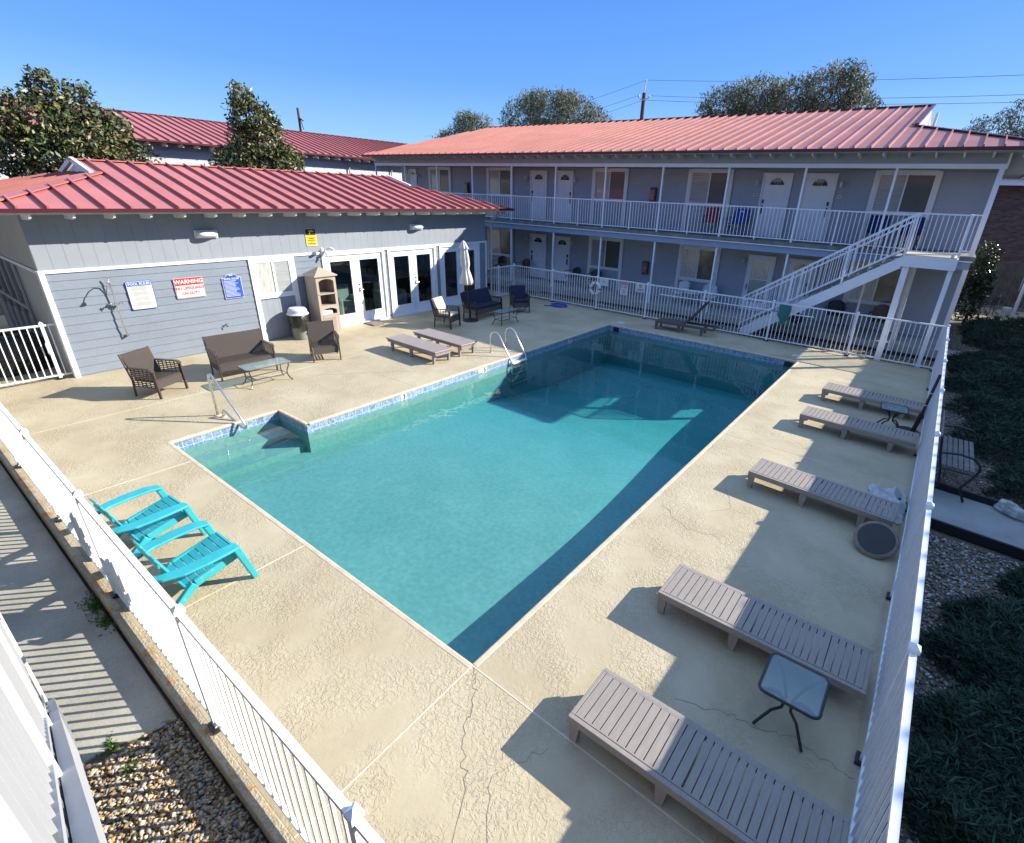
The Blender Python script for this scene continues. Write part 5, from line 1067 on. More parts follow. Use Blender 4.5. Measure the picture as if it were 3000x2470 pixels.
# fence hung things
t = thing('life_ring', 'white life ring with dark red bands hanging on the far fence', 'life ring', (-7.66, FY-.06, .80))
q = MB(); pts = [(-7.66+.20*math.cos(a), FY-.07, .80+.20*math.sin(a)) for a in [2*PI*i/28 for i in range(28)]]; q.tube(pts, .058, 12, closed=True); q.build('ring', M['lifewhite'], t, smooth=True)
for a in (0, 90, 180, 270):
    q = MB(); pts = [(-7.66+.20*math.cos(R(a+d_)), FY-.07, .80+.20*math.sin(R(a+d_))) for d_ in (-6, 0, 6)]; q.tube(pts, .0605, 12); q.build('band', M['ringred'], t, smooth=True)
def fsign(name, lb, x0, x1, z0, z1, parts):
    t = thing(name, lb, 'sign', ((x0+x1)/2, FY-.03, z0)); y = FY-.034
    q = MB(); q.box(x0, x1, y, y+.005, z0, z1); q.build('panel', M['signwhite'], t)
    for kind, args in parts:
        if kind == 'txt': s_, sz, cx, cz, m_ = args; text('lettering', s_, sz, (cx, y-.0015, cz), (1,0,0), (0,0,1), M[m_], t, bold=.0015, ext=.0006)
        if kind == 'box': a, b_, c_, d_, m_ = args; q = MB(); q.box(a, b_, y-.0012, y-.0002, c_, d_); q.build('field', M[m_], t)
        if kind == 'ring':
            cx, cz, r_, m_ = args; q = MB(); q.tube([(cx+r_*math.cos(a), y-.002, cz+r_*math.sin(a)) for a in [2*PI*i/20 for i in range(20)]], .005, 5, closed=True); q.beam((cx-r_*.7,y-.003,cz+r_*.7),(cx+r_*.7,y-.003,cz-r_*.7), .002, .010); q.box(cx-.028, cx+.028, y-.0015, y-.0003, cz-.007, cz+.007); q.build('symbol', M[m_], t)
    return t
fsign('faded_sign', 'faded white sign with a pale red symbol beside the life ring', -7.53, -7.16, .93, 1.185, [('box', (-7.36, -7.32, 1.00, 1.15, 'coping')), ('box', (-7.43, -7.25, 1.06, 1.09, 'coping'))])
cx = -6.475
fsign('no_glass_sign', 'tall white sign with red heading and blue lettering on the far fence', -6.63, -6.32, .72, 1.19, [('box', (-6.615, -6.335, 1.09, 1.175, 'red')), ('txt', ('ATTENTION', .048, cx, 1.132, 'signwhite')), ('txt', ('NO GLASS', .052, cx, 1.045, 'blue')), ('txt', ('ALLOWED', .052, cx, .985, 'blue')), ('txt', ('IN', .045, cx, .925, 'blue')), ('txt', ('POOL', .06, cx, .862, 'blue')), ('txt', ('AREA', .06, cx, .79, 'blue'))])
fsign('no_smoking_sign', 'white no smoking sign with a round symbol on the far fence', -6.03, -5.65, .91, 1.185, [('ring', (-5.84, 1.105, .058, 'ink')), ('box', (-5.98, -5.70, .995, 1.01, 'ink')), ('box', (-5.96, -5.72, .955, .968, 'ink'))])
t = thing('leaf_net', 'long pool pole with green leaf net hung along the far fence', 'pool net', (-3, FY-.06, .93))
q = MB(); q.tube([(-5.05,FY-.05,.935),(-1.34,FY-.05,.965)], .016, 8); q.build('pole', M['white'], t); q = MB(); q.tube([(-1.34,FY-.05,.965),(-1.12,FY-.05,.96)], .013, 8); q.build('handle', M['blue'], t)
q = MB(); q.tube([(-1.10,FY-.06,1.14),(-.98,FY-.06,1.21),(-.84,FY-.06,1.19),(-.82,FY-.06,.9),(-.86,FY-.06,.62)], .008, 6); q.build('hoop', M['white'], t)
q = MB(); N_ = 10; vs = []; fs = []
for i in range(N_):
    for j in range(8):
        u_, v_ = i/(N_-1), j/7; x = -1.13+u_*.34+.02*math.sin(v_*5); z = 1.19-v_*(.62-.25*abs(u_-.6)*2); vs.append((x, FY-.075-.05*math.sin(u_*PI)*math.sin(v_*PI)-.012*math.sin(u_*20), z))
for i in range(N_-1):
    for j in range(7): fs.append((i*8+j, (i+1)*8+j, (i+1)*8+j+1, i*8+j+1))
q.add(vs, fs); q.build('net', M['net'], t, smooth=True)
q = MB(); q.tube([(-.80,FY-.05,.93),(-.13,FY-.05,.95)], .015, 8); tag(q.build('pool_brush_pole', M['white']), 'short white pole hung on the far fence right of the net', 'pole')
t = thing('hose', 'coil of blue hose lying on the deck by the far fence', 'hose', (-9.0, 13.75, 0)); pts = []; rs = random.Random(8)
for i in range(150): a = i*.22; r_ = .22+.012*math.sin(i*.9)+.06*math.sin(i*.13); pts.append((-8.98+r_*math.cos(a)*1.15+.05*math.sin(i*.05), 13.78+r_*math.sin(a), .02+.014*(i/30)+.008*math.sin(i)))
pts += [(-9.2,13.55,.03),(-9.35,13.48,.02),(-9.46,13.45,.02)]
q = MB(); q.tube(pts, .017, 6); q.build('coil', M['hose'], t, smooth=True); q = MB(); q.tube([(-9.46,13.45,.02),(-9.52,13.43,.02)], .02, 6); q.build('nozzle', M['lid'], t)

# ---------------------------------------------------------------- turquoise adirondack chairs
def adirondack(label, loc, rz):
    """faces +y; origin centre"""
    t = thing('adirondack_chair', label, 'chair', group='turquoise plastic adirondack chairs'); m = M['teal']
    for s in (-1, 1):
        q = MB()  # arm: broad flat, curving
        P = [(s*.33,.33,.50),(s*.355,.20,.515),(s*.36,.0,.515),(s*.345,-.20,.51),(s*.28,-.36,.505),(s*.20,-.42,.50)]; Wd = [.12,.15,.155,.145,.12,.10]
        vs = []; 
        for (x, y, z), w_ in zip(P, Wd): vs += [(x-w_/2,y,z),(x+w_/2,y,z),(x+w_/2,y,z-.03),(x-w_/2,y,z-.03)]
        fs = [(3,2,1,0)]
        for i in range(len(P)-1):
            o = i*4
            for j in range(4): fs.append((o+j, o+(j+1) % 4, o+4+(j+1) % 4, o+4+j))
        fs.append(tuple(len(P)*4-4+j for j in range(4))); q.add(vs, fs); q.build('armrest', m, t, local=True, bevel=.012)
        q = MB(); q.beam((s*.335,.30,.49),(s*.335,.43,.0), .085, .07, up=(0,1,0), w2=.05, h2=.06); q.build('front_leg', m, t, local=True, bevel=.01)
        q = MB(); q.beam((s*.245,.33,.33),(s*.25,-.10,.235), .045, .085); q.beam((s*.25,-.10,.235),(s*.27,-.42,.0), .05, .09, w2=.07, h2=.05); q.build('rear_leg', m, t, local=True, bevel=.01)
    q = MB()
    for i in range(7):
        y = .30-i*.075; z = .365-i*.022; q.beam((-.235,y,z),(.235,y,z), .0735, .022, up=(0,-.29,1))
    q.beam((-.235,.355,.345),(.235,.355,.345), .03, .09); q.box(-.01, .01, -.2, .3, .20, .26); q.build('seat', m, t, local=True, bevel=.006)
    q = MB()   # backrest: fan of boards, rounded top
    for i in range(5):
        u_ = (i-2); w_ = .094; hgt_ = (.50, .56, .58, .56, .50)[i]; b0_ = Vector((u_*.090, -.18, .225)); lean = Vector((u_*.028, -.36, 1)).normalized()
        q.beam(b0_, b0_+lean*hgt_, w_*.86, .02, up=(0,1,0), w2=w_*1.08)
    for zz, hw in ((.18,.22),(.40,.25)):
        c_ = Vector((0,-.18,.225))+Vector((0,-.36,1)).normalized()*zz; q.beam(c_+Vector((-hw,-.018,0)), c_+Vector((hw,-.018,0)), .02, .05)
    q.build('backrest', m, t, local=True, bevel=.008)
    t.location = loc; t.rotation_euler[2] = rz; return t
ad = adirondack('turquoise adirondack chair farther from the viewer by the near fence', (-4.24, -1.13, 0), R(4))
dup(ad, (-3.02, -1.10, 0), R(2), 'turquoise adirondack chair nearer the viewer by the near fence')

# ---------------------------------------------------------------- balcony and porch chairs
def camp_chair(label, loc, rz, mat, emblem=False):
    t = thing('camp_chair', label, 'chair', group='folding camp chairs on the upper balcony')
    q = MB(); q.box(-.25, .25, -.25, .22, .40, .42); q.build('seat', M[mat], t, local=True)
    q = MB(); q.add([(-.26,.20,.40),(.26,.20,.40),(.24,.34,.90),(-.24,.34,.90),(-.26,.22,.40),(.26,.22,.40),(.24,.36,.90),(-.24,.36,.90)], [(0,1,2,3),(7,6,5,4),(3,2,6,7),(1,5,6,2),(0,3,7,4)]); bk = q.build('backrest', M[mat], t, local=True)
    if emblem:
        q = MB(); q.prism([(.085*math.cos(a)*(1+.1*math.sin(3*a)), .318, .76+.085*math.sin(a)) for a in [2*PI*i/16 for i in range(16)]], (0,-.012,.0)); e_ = q.build('emblem', M['signwhite'], bk, local=True)
        q = MB(); q.box(-.04, .045, .297, .305, .75, .77); q.box(-.04, -.02, .297, .305, .73, .79); q.build('emblem_mark', M['camp_blue'], e_, local=True)
    for s in (-1, 1):
        q = MB(); q.tube([(s*.27,-.26,.0),(s*.27,.22,.42),(s*.25,.34,.90)], .011, 6); q.tube([(s*.27,.26,.0),(s*.27,-.24,.40),(s*.28,-.26,.60)], .011, 6); q.build('leg', M['black'], t, local=True)
        q = MB(); q.beam((s*.29,-.28,.61),(s*.29,.28,.62), .06, .02); q.build('armrest', M['black'], t, local=True)
    q = MB(); q.tube([(-.27,-.26,.01),(.27,.26,.01)], .01, 6); q.tube([(.27,-.26,.01),(-.27,.26,.01)], .01, 6); q.tube([(-.27,-.26,.01),(.27,-.26,.39)], .01, 6); q.tube([(.27,-.26,.01),(-.27,-.26,.39)], .01, 6); q.build('cross_frame', M['black'], t, local=True)
    t.location = loc; t.rotation_euler[2] = rz; return t
camp_chair('red folding camp chair on the upper balcony', (-4.72, 17.15, 2.82), R(20), 'camp_red')
camp_chair('bright blue folding camp chair with a white emblem on the upper balcony', (-3.78, 17.2, 2.82), R(-3), 'camp_blue', True)
camp_chair('left navy folding camp chair on the upper balcony near the staircase', (.55, 17.2, 2.82), R(5), 'camp_navy')
camp_chair('right navy folding camp chair on the upper balcony near the staircase', (1.40, 17.25, 2.82), R(-8), 'camp_navy')
def porch_chair(label, loc, rz, mat, name='patio_chair', h=.85):
    t = thing(name, label, 'chair', group='chairs on the ground floor porch')
    q = MB(); q.box(-.24, .24, -.24, .24, .41, .44); q.build('seat', M[mat], t, local=True, bevel=.01)
    q = MB(); pts = [(.25*math.cos(a), .24+.05*math.sin(a), 0) for a in (0,)]; n = 9; vs = []; fs = []
    for i in range(n):
        a = PI*i/(n-1); x = -.25*math.cos(a); zt = h-.10*(abs(x)/.25)**2; y = .20+.07*math.sin(a)
        vs += [(x,y,.46),(x,y+.05,zt),(x,y+.02,.46),(x,y+.07,zt)]
    for i in range(n-1): o = i*4; fs += [(o,o+4,o+5,o+1),(o+2,o+3,o+7,o+6),(o+1,o+5,o+7,o+3),(o,o+2,o+6,o+4)]
    q.add(vs, fs); q.build('backrest', M[mat], t, local=True, smooth=False)
    for s in (-1, 1):
        q = MB(); q.tube([(s*.25,.28,.62),(s*.28,.05,.65),(s*.28,-.22,.63),(s*.26,-.25,.45)], .014, 6); q.build('armrest', M[mat], t, local=True)
        for y in (-.22, .22): q = MB(); q.tube([(s*.23,y,.42),(s*.26,y*1.15,0)], .014, 6); q.build('leg', M[mat], t, local=True)
    t.location = loc; t.rotation_euler[2] = rz; return t
for lb, x, y, rz, m_, h in (('dark chair on the porch farthest left under the window', -15.1, 17.2, 10, 'black', .85), ('dark chair on the porch just left of the middle pair of doors', -13.75, 17.3, -10, 'black', .85),
        ('black round backed chair on the porch just right of the middle pair of doors', -10.65, 17.1, -12, 'black', .8), ('black round backed chair on the porch under the middle window', -9.5, 17.1, 15, 'black', .8),
        ('white metal chair on the porch left of the ground floor storm door', -5.5, 17.0, -15, 'lid', .85), ('white metal chair on the porch next to the white table', -4.3, 17.0, 20, 'lid', .85),
        ('black round backed chair on the porch under the staircase', 0.0, 17.15, 5, 'black', .85), ('dark brown chair on the porch near the landing column', 1.3, 17.1, -5, 'brownmetal', .9)):
    porch_chair(lb, (x, y, .2), R(rz), m_, h=h)
t = thing('patio_table', 'small white table on the porch between two white chairs', 'table', (-4.9, 16.95, .2)); q = MB(); q.lathe((-4.9,16.95,.2), [(.38,.50),(.38,.53)], 20); q.build('top', M['lid'], t)
for a in (45, 135, 225, 315): q = MB(); q.tube([(-4.9+.3*math.cos(R(a)),16.95+.3*math.sin(R(a)),.70),(-4.9+.33*math.cos(R(a)),16.95+.33*math.sin(R(a)),.2)], .013, 6); q.build('leg', M['lid'], t)
t = thing('kettle_grill', 'black kettle grill standing under the staircase', 'grill', (-.75, 15.2, 0)); q = MB(); q.lathe((-.75,15.2,.62), [(.05,-.12),(.17,-.06),(.22,.02),(.22,.04)], 20); q.build('bowl', M['black'], t)
q = MB(); q.lathe((-.75,15.2,.665), [(.22,0),(.19,.10),(.08,.16),(0,.165)], 20); q.build('lid', M['black'], t)
for a in (90, 210, 330): q = MB(); q.tube([(-.75+.12*math.cos(R(a)),15.2+.12*math.sin(R(a)),.55),(-.75+.24*math.cos(R(a)),15.2+.24*math.sin(R(a)),-.1)], .012, 6); q.build('leg', M['black'], t)
q = MB(); q.tube([(-.75,15.2,.83),(-.75,15.2,.95)], .03, 8); q.build('handle', M['black'], t)
# garden bench, rock, patio set
t = thing('garden_bench', 'slatted garden bench with dark curved metal arms beyond the side fence', 'bench', (3.45, 7.45, -.1))
q = MB()
for i in range(6): x = 3.70-i*.072; q.box(x-.055, x, 6.84, 8.18, .395, .42)
q.build('seat', M['woodgrey'], t)
q = MB()
for i in range(4): z = .50+i*.10; x = 3.235-i*.018; q.box(x-.02, x, 6.84, 8.18, z, z+.065)
q.build('backrest', M['woodgrey'], t)
for y in (6.80, 8.10):
    q = MB(); q.tube([(3.17,y,.86),(3.22,y,.60),(3.28,y,.40),(3.34,y,.10),(3.24,y,-.1)], .018, 8); q.tube([(3.24,y,.62),(3.45,y,.66),(3.62,y,.64),(3.72,y,.56),(3.74,y,.46),(3.68,y,.30),(3.60,y,.14),(3.70,y,-.08)], .018, 8); q.tube([(3.24,y,.38),(3.70,y,.38)], .015, 8); q.build('arm_frame', M['black'], t)
q = MB(); vs = []; n = 10; rs = random.Random(4)
for i in range(7):
    for j_ in range(n):
        a = 2*PI*j_/n; p_ = PI*(i+.5)/7; r_ = rs.uniform(.85, 1.15); vs.append((4.28+.20*r_*math.sin(p_)*math.cos(a)+.05*math.sin(a), 6.93+.15*r_*math.sin(p_)*math.sin(a)-.12*math.cos(a), -.06+.12*r_*math.cos(p_)))
fs = [(i*n+j_, (i+1)*n+j_, (i+1)*n+(j_+1) % n, i*n+(j_+1) % n) for i in range(6) for j_ in range(n)]+[tuple(range(n)), tuple(6*n+j_ for j_ in range(n))[::-1]]
q.add(vs, fs); tag(q.build('rock', M['rock']), 'pale weathered rock beside the garden path', 'rock')
for i, (x, y) in enumerate(((3.75, 26.2), (4.45, 26.5))):
    porch_chair(['dark metal patio chair on the sunny flagstones beside the bush', 'dark metal patio chair on the sunny flagstones right of the other'][i], (x, y, -.1), R(80-160*i), 'black', 'metal_chair')
t = thing('bistro_table', 'round metal table between the patio chairs on the flagstones', 'table', (4.1, 26.9, -.1)); q = MB(); q.lathe((4.1,26.9,-.1), [(.35,.70),(.35,.72)], 20); q.build('top', M['lid'], t); q = MB()
for a in (0, 120, 240): q.tube([(4.1,26.9,.60),(4.1+.28*math.cos(R(a)),26.9+.28*math.sin(R(a)),-.1)], .012, 6)
q.build('legs', M['black'], t)
q = MB(); q.lathe((5.2,27.0,-.1), [(.12,0),(.16,.16),(.17,.30),(.15,.32)], 14); tag(q.build('planter_pot', M['lid']), 'small pale pot on the flagstones by the round white post', 'pot')

# ---------------------------------------------------------------- vegetation
def foliage(centers, radii, n, lsize, asp, mats, frac, spread, seed, droop=0, up=0):
    g_ = np.random.default_rng(seed); C = np.array(centers); Rr = np.array(radii); w_ = Rr.prod(1)**(2/3); idx = g_.choice(len(C), n, p=w_/w_.sum())
    dr = g_.normal(0, 1, (n, 3)); dr /= np.linalg.norm(dr, axis=1)[:, None]
    rad = g_.uniform(.4, 1.10, n)**.65
    P = C[idx]+dr*rad[:, None]*Rr[idx]
    # clump: pull points toward nearest of random clump centres
    K = max(8, n//spread); kc = P[g_.choice(n, K)]; asg = np.empty(n, int)
    for s0 in range(0, n, 4000):
        dd = ((P[s0:s0+4000, None, :]-kc[None])**2).sum(2); asg[s0:s0+4000] = dd.argmin(1)
    P = P*.45+kc[asg]*.55+g_.normal(0, lsize*.45, (n, 3))
    d_ = g_.normal(0, 1, (n, 3)); d_[:, 2] += up; d_ = d_+(P-kc[asg])*1.2; d_[:, 2] -= droop; d_ /= np.linalg.norm(d_, axis=1)[:, None]
    s_ = np.cross(d_, g_.normal(0, 1, (n, 3))); s_ /= np.linalg.norm(s_, axis=1)[:, None]
    L = (lsize*g_.uniform(.6, 1.3, n))[:, None]; W = L*asp
    V = np.stack([P-d_*L*.5, P+s_*W*.5, P+d_*L*.5, P-s_*W*.5], 1)
    cm = g_.random(K) < frac; mi = np.where(g_.random(n) < np.where(cm[asg], .75, .12), 1, 0)
    return V.reshape(-1, 3), np.arange(n*4).reshape(-1, 4), mi
def tree(name, label, cat, base, blobs, n, lsize, asp, mats, frac=.4, spread=22, seed=1, trunk_r=.18, group=None, up=0, droop=0):
    t = thing(name, label, cat, base, group=group)
    cs_ = [b_[0] for b_ in blobs]; rs_ = [b_[1] for b_ in blobs]
    V, F, mi = foliage(cs_, rs_, n, lsize, asp, mats, frac, spread, seed, droop, up)
    V = V-np.array(base); npmesh('crown', V, F, mats, mi, t)
    q = MB(); top_ = max(cs_, key=lambda c_: c_[2]); B_ = Vector(base); Tp = Vector(top_); q.tube([B_, B_.lerp(Tp, .35)+Vector((.1,0,0)), B_.lerp(Tp, .7), Tp], [trunk_r, trunk_r*.8, trunk_r*.5, trunk_r*.15], 8)
    rr = random.Random(seed)
    for c_, r_ in zip(cs_, rs_):
        s0 = B_.lerp(Tp, rr.uniform(.3, .6)); e_ = Vector(c_)+Vector((rr.uniform(-1,1)*r_[0]*.4, rr.uniform(-1,1)*r_[1]*.4, r_[2]*.3)); q.tube([s0, s0.lerp(e_, .5)+Vector((0,0,-.15)), e_], [trunk_r*.4, trunk_r*.25, .02], 6)
    q.build('trunk', M['bark'], t); return t
mg = [M['mag1'], M['mag2']]
tree('magnolia_tree', 'large glossy magnolia tree behind the left end of the clubhouse roof', 'tree', (-20.5, 3.0, -.2),
     [((-20.5,2.95,4.4),(1.5,1.35,.9)), ((-20.3,3.5,4.9),(1.3,1.2,.9)), ((-20.6,2.6,5.4),(1.0,.9,.9)), ((-20.6,2.9,6.2),(.5,.45,.75)), ((-20.4,3.6,5.9),(.55,.55,.7)), ((-20.2,4.3,4.4),(1.0,.95,.75)), ((-20.8,1.75,4.5),(.8,.75,.7)), ((-20.5,3.0,3.5),(1.6,1.6,.8)), ((-20.4,1.6,5.4),(.55,.55,.5)), ((-20.3,4.3,5.4),(.5,.5,.5))],
     21000, .165, .42, mg, .5, 16, 21, .17, 'magnolia trees behind the clubhouse')
tree('magnolia_tree', 'smaller pointed magnolia tree behind the middle of the clubhouse roof', 'tree', (-20.6, 8.9, -.2),
     [((-20.5,8.9,4.5),(1.5,1.45,.9)), ((-20.5,8.95,5.4),(1.1,1.05,.8)), ((-20.5,8.85,6.2),(.85,.8,.75)), ((-20.5,8.7,6.85),(.5,.46,.5)), ((-20.4,9.9,4.7),(.8,.75,.7)), ((-20.5,7.9,4.6),(.8,.75,.6)), ((-20.6,8.8,3.6),(1.7,1.7,.8)), ((-20.5,9.5,6.1),(.45,.45,.5))],
     17000, .165, .42, mg, .5, 16, 22, .16, 'magnolia trees behind the clubhouse')
ok = [M['oak1'], M['oak2']]
tree('oak_tree', 'small pale leafed oak at the left end of the apartment roof ridge', 'tree', (-38.0, 38, -.2),
     [((-40.0,38,8.3),(2.0,1.5,1.3)), ((-37.0,38,9.0),(2.3,1.6,1.6)), ((-38.2,38,9.9),(1.2,1.0,1.0)), ((-36.2,38,8.0),(2.0,1.5,1.5)), ((-41.0,38,7.6),(1.2,1,1.2))], 11000, .29, .22, ok, .4, 14, 31, .3, 'oak trees beyond the apartment roof', up=.8)
tree('oak_tree', 'broad round oak showing above the middle of the apartment roof', 'tree', (-28, 38, -.2),
     [((-30.8,38,9.6),(2.4,2,2.1)), ((-28.0,38,10.3),(2.5,2,1.7)), ((-29.8,38,11.1),(1.4,1.2,1.0)), ((-25.5,38,9.6),(2.4,2,1.9)), ((-23.6,38,9.0),(1.8,1.5,1.5)), ((-26.4,38,10.9),(1.3,1.2,.9)), ((-28,38,8.4),(4.5,2,1.5)), ((-31.9,38,8.4),(1.6,1.5,1.5))], 24000, .28, .22, ok, .5, 14, 32, .35, 'oak trees beyond the apartment roof', up=.8)
tree('oak_tree', 'wide oak showing above the right part of the apartment roof', 'tree', (-8.5, 36, -.2),
     [((-11.9,36,9.4),(1.9,1.6,1.5)), ((-10.0,36,9.9),(1.9,1.6,1.3)), ((-7.8,36,9.7),(2.0,1.6,1.3)), ((-5.6,36,10.0),(1.8,1.6,1.5)), ((-4.6,36,10.3),(1.1,1.1,1.1)), ((-8.5,36,8.6),(4.4,2,1.4)), ((-12.6,36,8.4),(1.2,1.2,1.2)), ((-3.9,36,9.0),(1.1,1.1,1.0))], 24000, .27, .22, ok, .38, 14, 33, .35, 'oak trees beyond the apartment roof', up=.8)
tree('oak_tree', 'pale oak at the right edge beyond the end of the apartment roof', 'tree', (3.6, 42, -.2),
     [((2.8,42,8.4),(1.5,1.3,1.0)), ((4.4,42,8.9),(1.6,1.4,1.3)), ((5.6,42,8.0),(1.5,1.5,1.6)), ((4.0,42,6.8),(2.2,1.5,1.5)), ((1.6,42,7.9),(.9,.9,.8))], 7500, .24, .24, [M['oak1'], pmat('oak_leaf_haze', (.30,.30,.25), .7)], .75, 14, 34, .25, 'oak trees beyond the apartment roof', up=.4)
tree('distant_tree', 'tree top showing above the rear wing roof at the left edge', 'tree', (-40, 4.4, -.2), [((-40,4.2,6.9),(1.5,1.6,1.0)), ((-40,5.4,6.6),(1.2,1.3,.8))], 4500, .28, .35, ok, .5, 14, 35, .2)
tree('evergreen_bush', 'tall leafy bush lit along one side at the right end of the apartment building', 'bush', (3.72, 23.2, -.1),
     [((3.7,23.2,.9),(.5,.6,.9)), ((3.65,23.2,1.8),(.48,.6,.8)), ((3.7,23.2,2.5),(.42,.5,.45)), ((3.85,23.0,1.5),(.38,.5,.8))], 7500, .085, .55, [M['bush'], M['mag1']], .3, 10, 36, .05)
rs = random.Random(12)
wq = MB()
for x, y, z, n, sg in ((-3.72, DY0-.14, -.15, 330, .11), (-3.35, DY0-.15, -.15, 120, .07), (-1.80, -2.25, -.16, 120, .045), (-1.45, -2.2, -.16, 50, .05)):
    for i in range(n):
        a = rs.uniform(0, 2*PI); r_ = abs(rs.gauss(0, sg)); o = Vector((x+r_*math.cos(a)*1.6, y+r_*math.sin(a)*.6, z)); dr = Vector((rs.gauss(0,1), rs.gauss(0,1), abs(rs.gauss(1.0,.5)))).normalized()*rs.uniform(.02, .055); sd = dr.cross(Vector((rs.gauss(0,1),rs.gauss(0,1),.3))).normalized()*.009
        wq.add([o, o+dr*.5+sd, o+dr, o+dr*.5-sd], [(0,1,2,3)])
struct(wq.build('weeds', M['weed']), 'stuff')

# ---------------------------------------------------------------- poles and wires
t = thing('utility_pole', 'dark wooden utility pole rising beyond the apartment roof', 'utility pole', (-22.9, 45, -.3))
q = MB(); q.tube([(-22.95,45,-.3),(-22.86,45,12.35)], [.22,.16], 10); q.build('pole', M['pole'], t)
q = MB(); q.tube([(-23.35,45,12.05),(-22.9,44.8,11.75),(-22.35,45,11.95)], .05, 6); q.tube([(-22.86,45,12.3),(-22.80,45,13.2)], .045, 6); q.build('bracket', M['lid'], t)
for x, z in ((-23.35,12.15),(-22.33,12.05),(-22.79,13.25)): q = MB(); q.lathe((x,45,z), [(.08,-.08),(.10,0),(.05,.10)], 8); q.build('insulator', M['lid'], t)
t = thing('distant_mast', 'thin distant pole with a side arm above the rear wing roof', 'mast', (-106, 60, -.3)); q = MB(); q.tube([(-106,60,-.3),(-106.1,60,17.2)], [.3,.22], 8); q.build('pole', M['pole'], t); q = MB(); q.tube([(-106.1,60,15.6),(-105.2,60.3,15.0)], .12, 6); q.tube([(-106.1,60,16.3),(-105.4,60.3,13.5)], .08, 6); q.build('arm', M['pole'], t)
def wire(lb, a, b_, sag, r_=.012):
    a = Vector(a); b_ = Vector(b_); q = MB(); q.tube([a.lerp(b_, i/14)-Vector((0,0,sag*4*(i/14)*(1-i/14))) for i in range(15)], r_, 4); tag(q.build('power_line', M['wire']), lb, 'power line', 'power lines beyond the roofs')
wire('highest power line running right from the utility pole', (-22.79,45,13.3), (30,45,11.6), .8); wire('highest power line running left from the utility pole', (-22.79,45,13.3), (-70,60,11.5), 1.0)
wire('middle power line running right from the utility pole', (-22.33,45,12.1), (30,45,10.9), .9); wire('middle power line running left from the utility pole', (-23.35,45,12.2), (-70,60,10.4), 1.0); wire('lowest power line crossing behind the right oak', (-22.9,45,11.8), (30,45,10.2), .8); wire('lowest power line running left from the utility pole', (-22.9,45,11.8), (-70,60,9.4), 1.0)
for i, (x, y, z) in enumerate(((-60, 45*.55, 14.6), (-62, 49, 12.5))): pass

# ---------------------------------------------------------------- camera, light, world
cam = bpy.data.cameras.new('camera'); co = bpy.data.objects.new('camera', cam); COL.objects.link(co); S.camera = co
yaw, pit, rol = -0.62739304, -0.42370011, 0.03927785
cy_, sy_, cpp, spp = math.cos(yaw), math.sin(yaw), math.cos(pit), math.sin(pit)
fwd = Vector((sy_*cpp, cy_*cpp, spp)); rgt = Vector((cy_, -sy_, 0)); upv = rgt.cross(fwd)
c_, s_ = math.cos(rol), math.sin(rol); r2 = rgt*c_+upv*s_; u2 = -rgt*s_+upv*c_
co.matrix_world = Matrix(((r2.x,u2.x,-fwd.x,2.461),(r2.y,u2.y,-fwd.y,-2.338),(r2.z,u2.z,-fwd.z,4.013),(0,0,0,1)))
cam.sensor_fit = 'HORIZONTAL'; cam.sensor_width = 36; cam.lens = 36*1486.83/3000; cam.shift_x = -(1608.8-1500)/3000; cam.shift_y = (1234.4-1235)/3000
cam.clip_start = .02; cam.clip_end = 2000
sun = bpy.data.lights.new('sun', 'SUN'); so = bpy.data.objects.new('sun', sun); COL.objects.link(so)
sd_ = Vector((1.28, 1.38, 1.0)).normalized(); so.rotation_euler = sd_.to_track_quat('Z', 'Y').to_euler(); so.location = sd_*50
sun.energy = 4.4; sun.angle = R(.5); sun.color = (1.0, .93, .82)
wd = bpy.data.worlds.new('World'); S.world = wd; wd.use_nodes = True; nt = wd.node_tree; nt.nodes.clear()
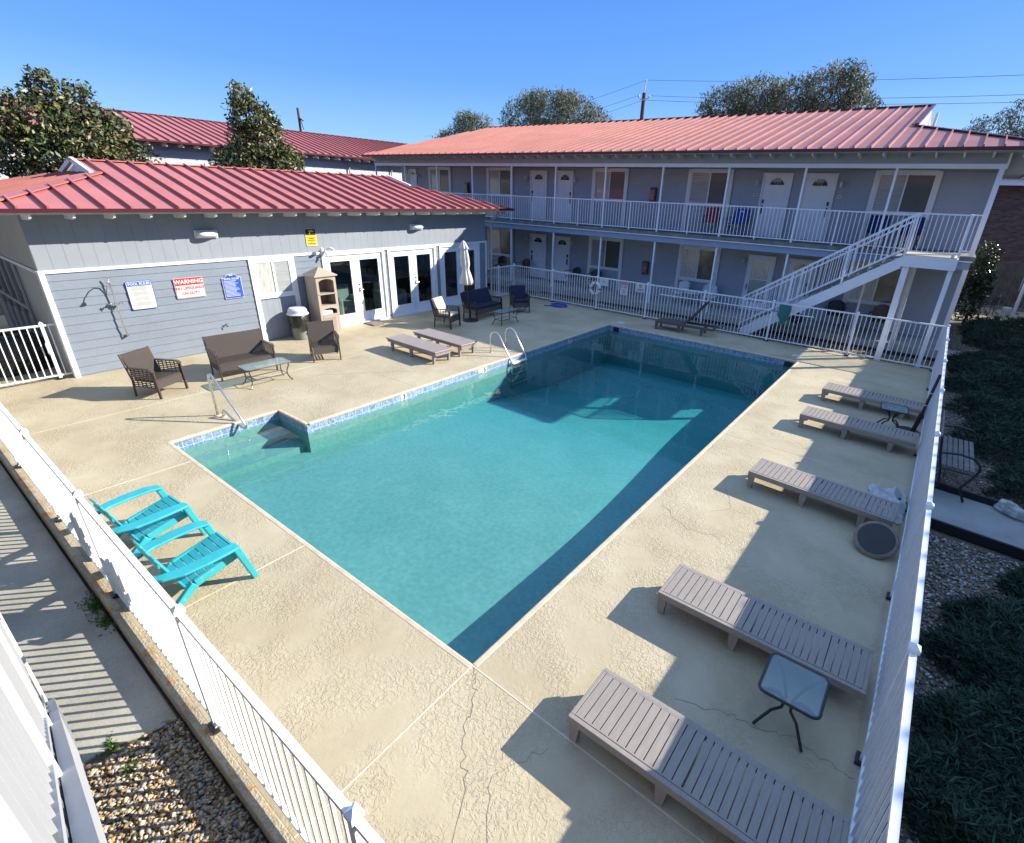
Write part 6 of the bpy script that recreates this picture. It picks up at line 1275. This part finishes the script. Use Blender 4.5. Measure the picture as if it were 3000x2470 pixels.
sk = nt.nodes.new('ShaderNodeTexSky'); sk.sky_type = 'NISHITA'; sk.sun_disc = False; sk.sun_elevation = math.asin(sd_.z); sk.sun_rotation = math.atan2(sd_.x, sd_.y); sk.altitude = 10; sk.air_density = 1.0; sk.dust_density = .25; sk.ozone_density = 2.5
bg = nt.nodes.new('ShaderNodeBackground'); bg.inputs[1].default_value = .12; ow = nt.nodes.new('ShaderNodeOutputWorld')
hs = nt.nodes.new('ShaderNodeHueSaturation'); hs.inputs['Saturation'].default_value = 1.15
nt.links.new(sk.outputs[0], hs.inputs['Color'])
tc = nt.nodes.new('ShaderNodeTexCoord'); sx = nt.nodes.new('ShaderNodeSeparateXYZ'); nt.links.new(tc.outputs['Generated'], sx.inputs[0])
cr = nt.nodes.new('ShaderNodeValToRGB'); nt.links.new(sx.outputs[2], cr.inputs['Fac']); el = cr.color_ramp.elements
el[0].position = 0.0; el[0].color = (.24, .33, .45, 1); el[1].position = 1.0; el[1].color = (.25, .38, .66, 1)  # ramp raised overhead, above the view, as added fill light for the shade
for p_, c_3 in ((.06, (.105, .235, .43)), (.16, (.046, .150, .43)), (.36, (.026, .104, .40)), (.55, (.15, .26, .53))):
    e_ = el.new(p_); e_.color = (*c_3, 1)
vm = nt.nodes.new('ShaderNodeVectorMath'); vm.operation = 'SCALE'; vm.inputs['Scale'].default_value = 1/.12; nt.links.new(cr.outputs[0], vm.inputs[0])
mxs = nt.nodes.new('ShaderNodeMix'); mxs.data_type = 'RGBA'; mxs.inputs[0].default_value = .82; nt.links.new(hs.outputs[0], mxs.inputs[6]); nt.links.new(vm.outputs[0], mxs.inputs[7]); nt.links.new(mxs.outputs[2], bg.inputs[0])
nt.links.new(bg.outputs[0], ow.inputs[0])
S.view_settings.view_transform = 'Standard'; S.view_settings.look = 'None'; S.view_settings.exposure = 1.18; S.view_settings.gamma = 1
S.render.engine = 'CYCLES'; S.cycles.max_bounces = 8; S.cycles.transparent_max_bounces = 12; S.cycles.caustics_reflective = False; S.cycles.caustics_refractive = False
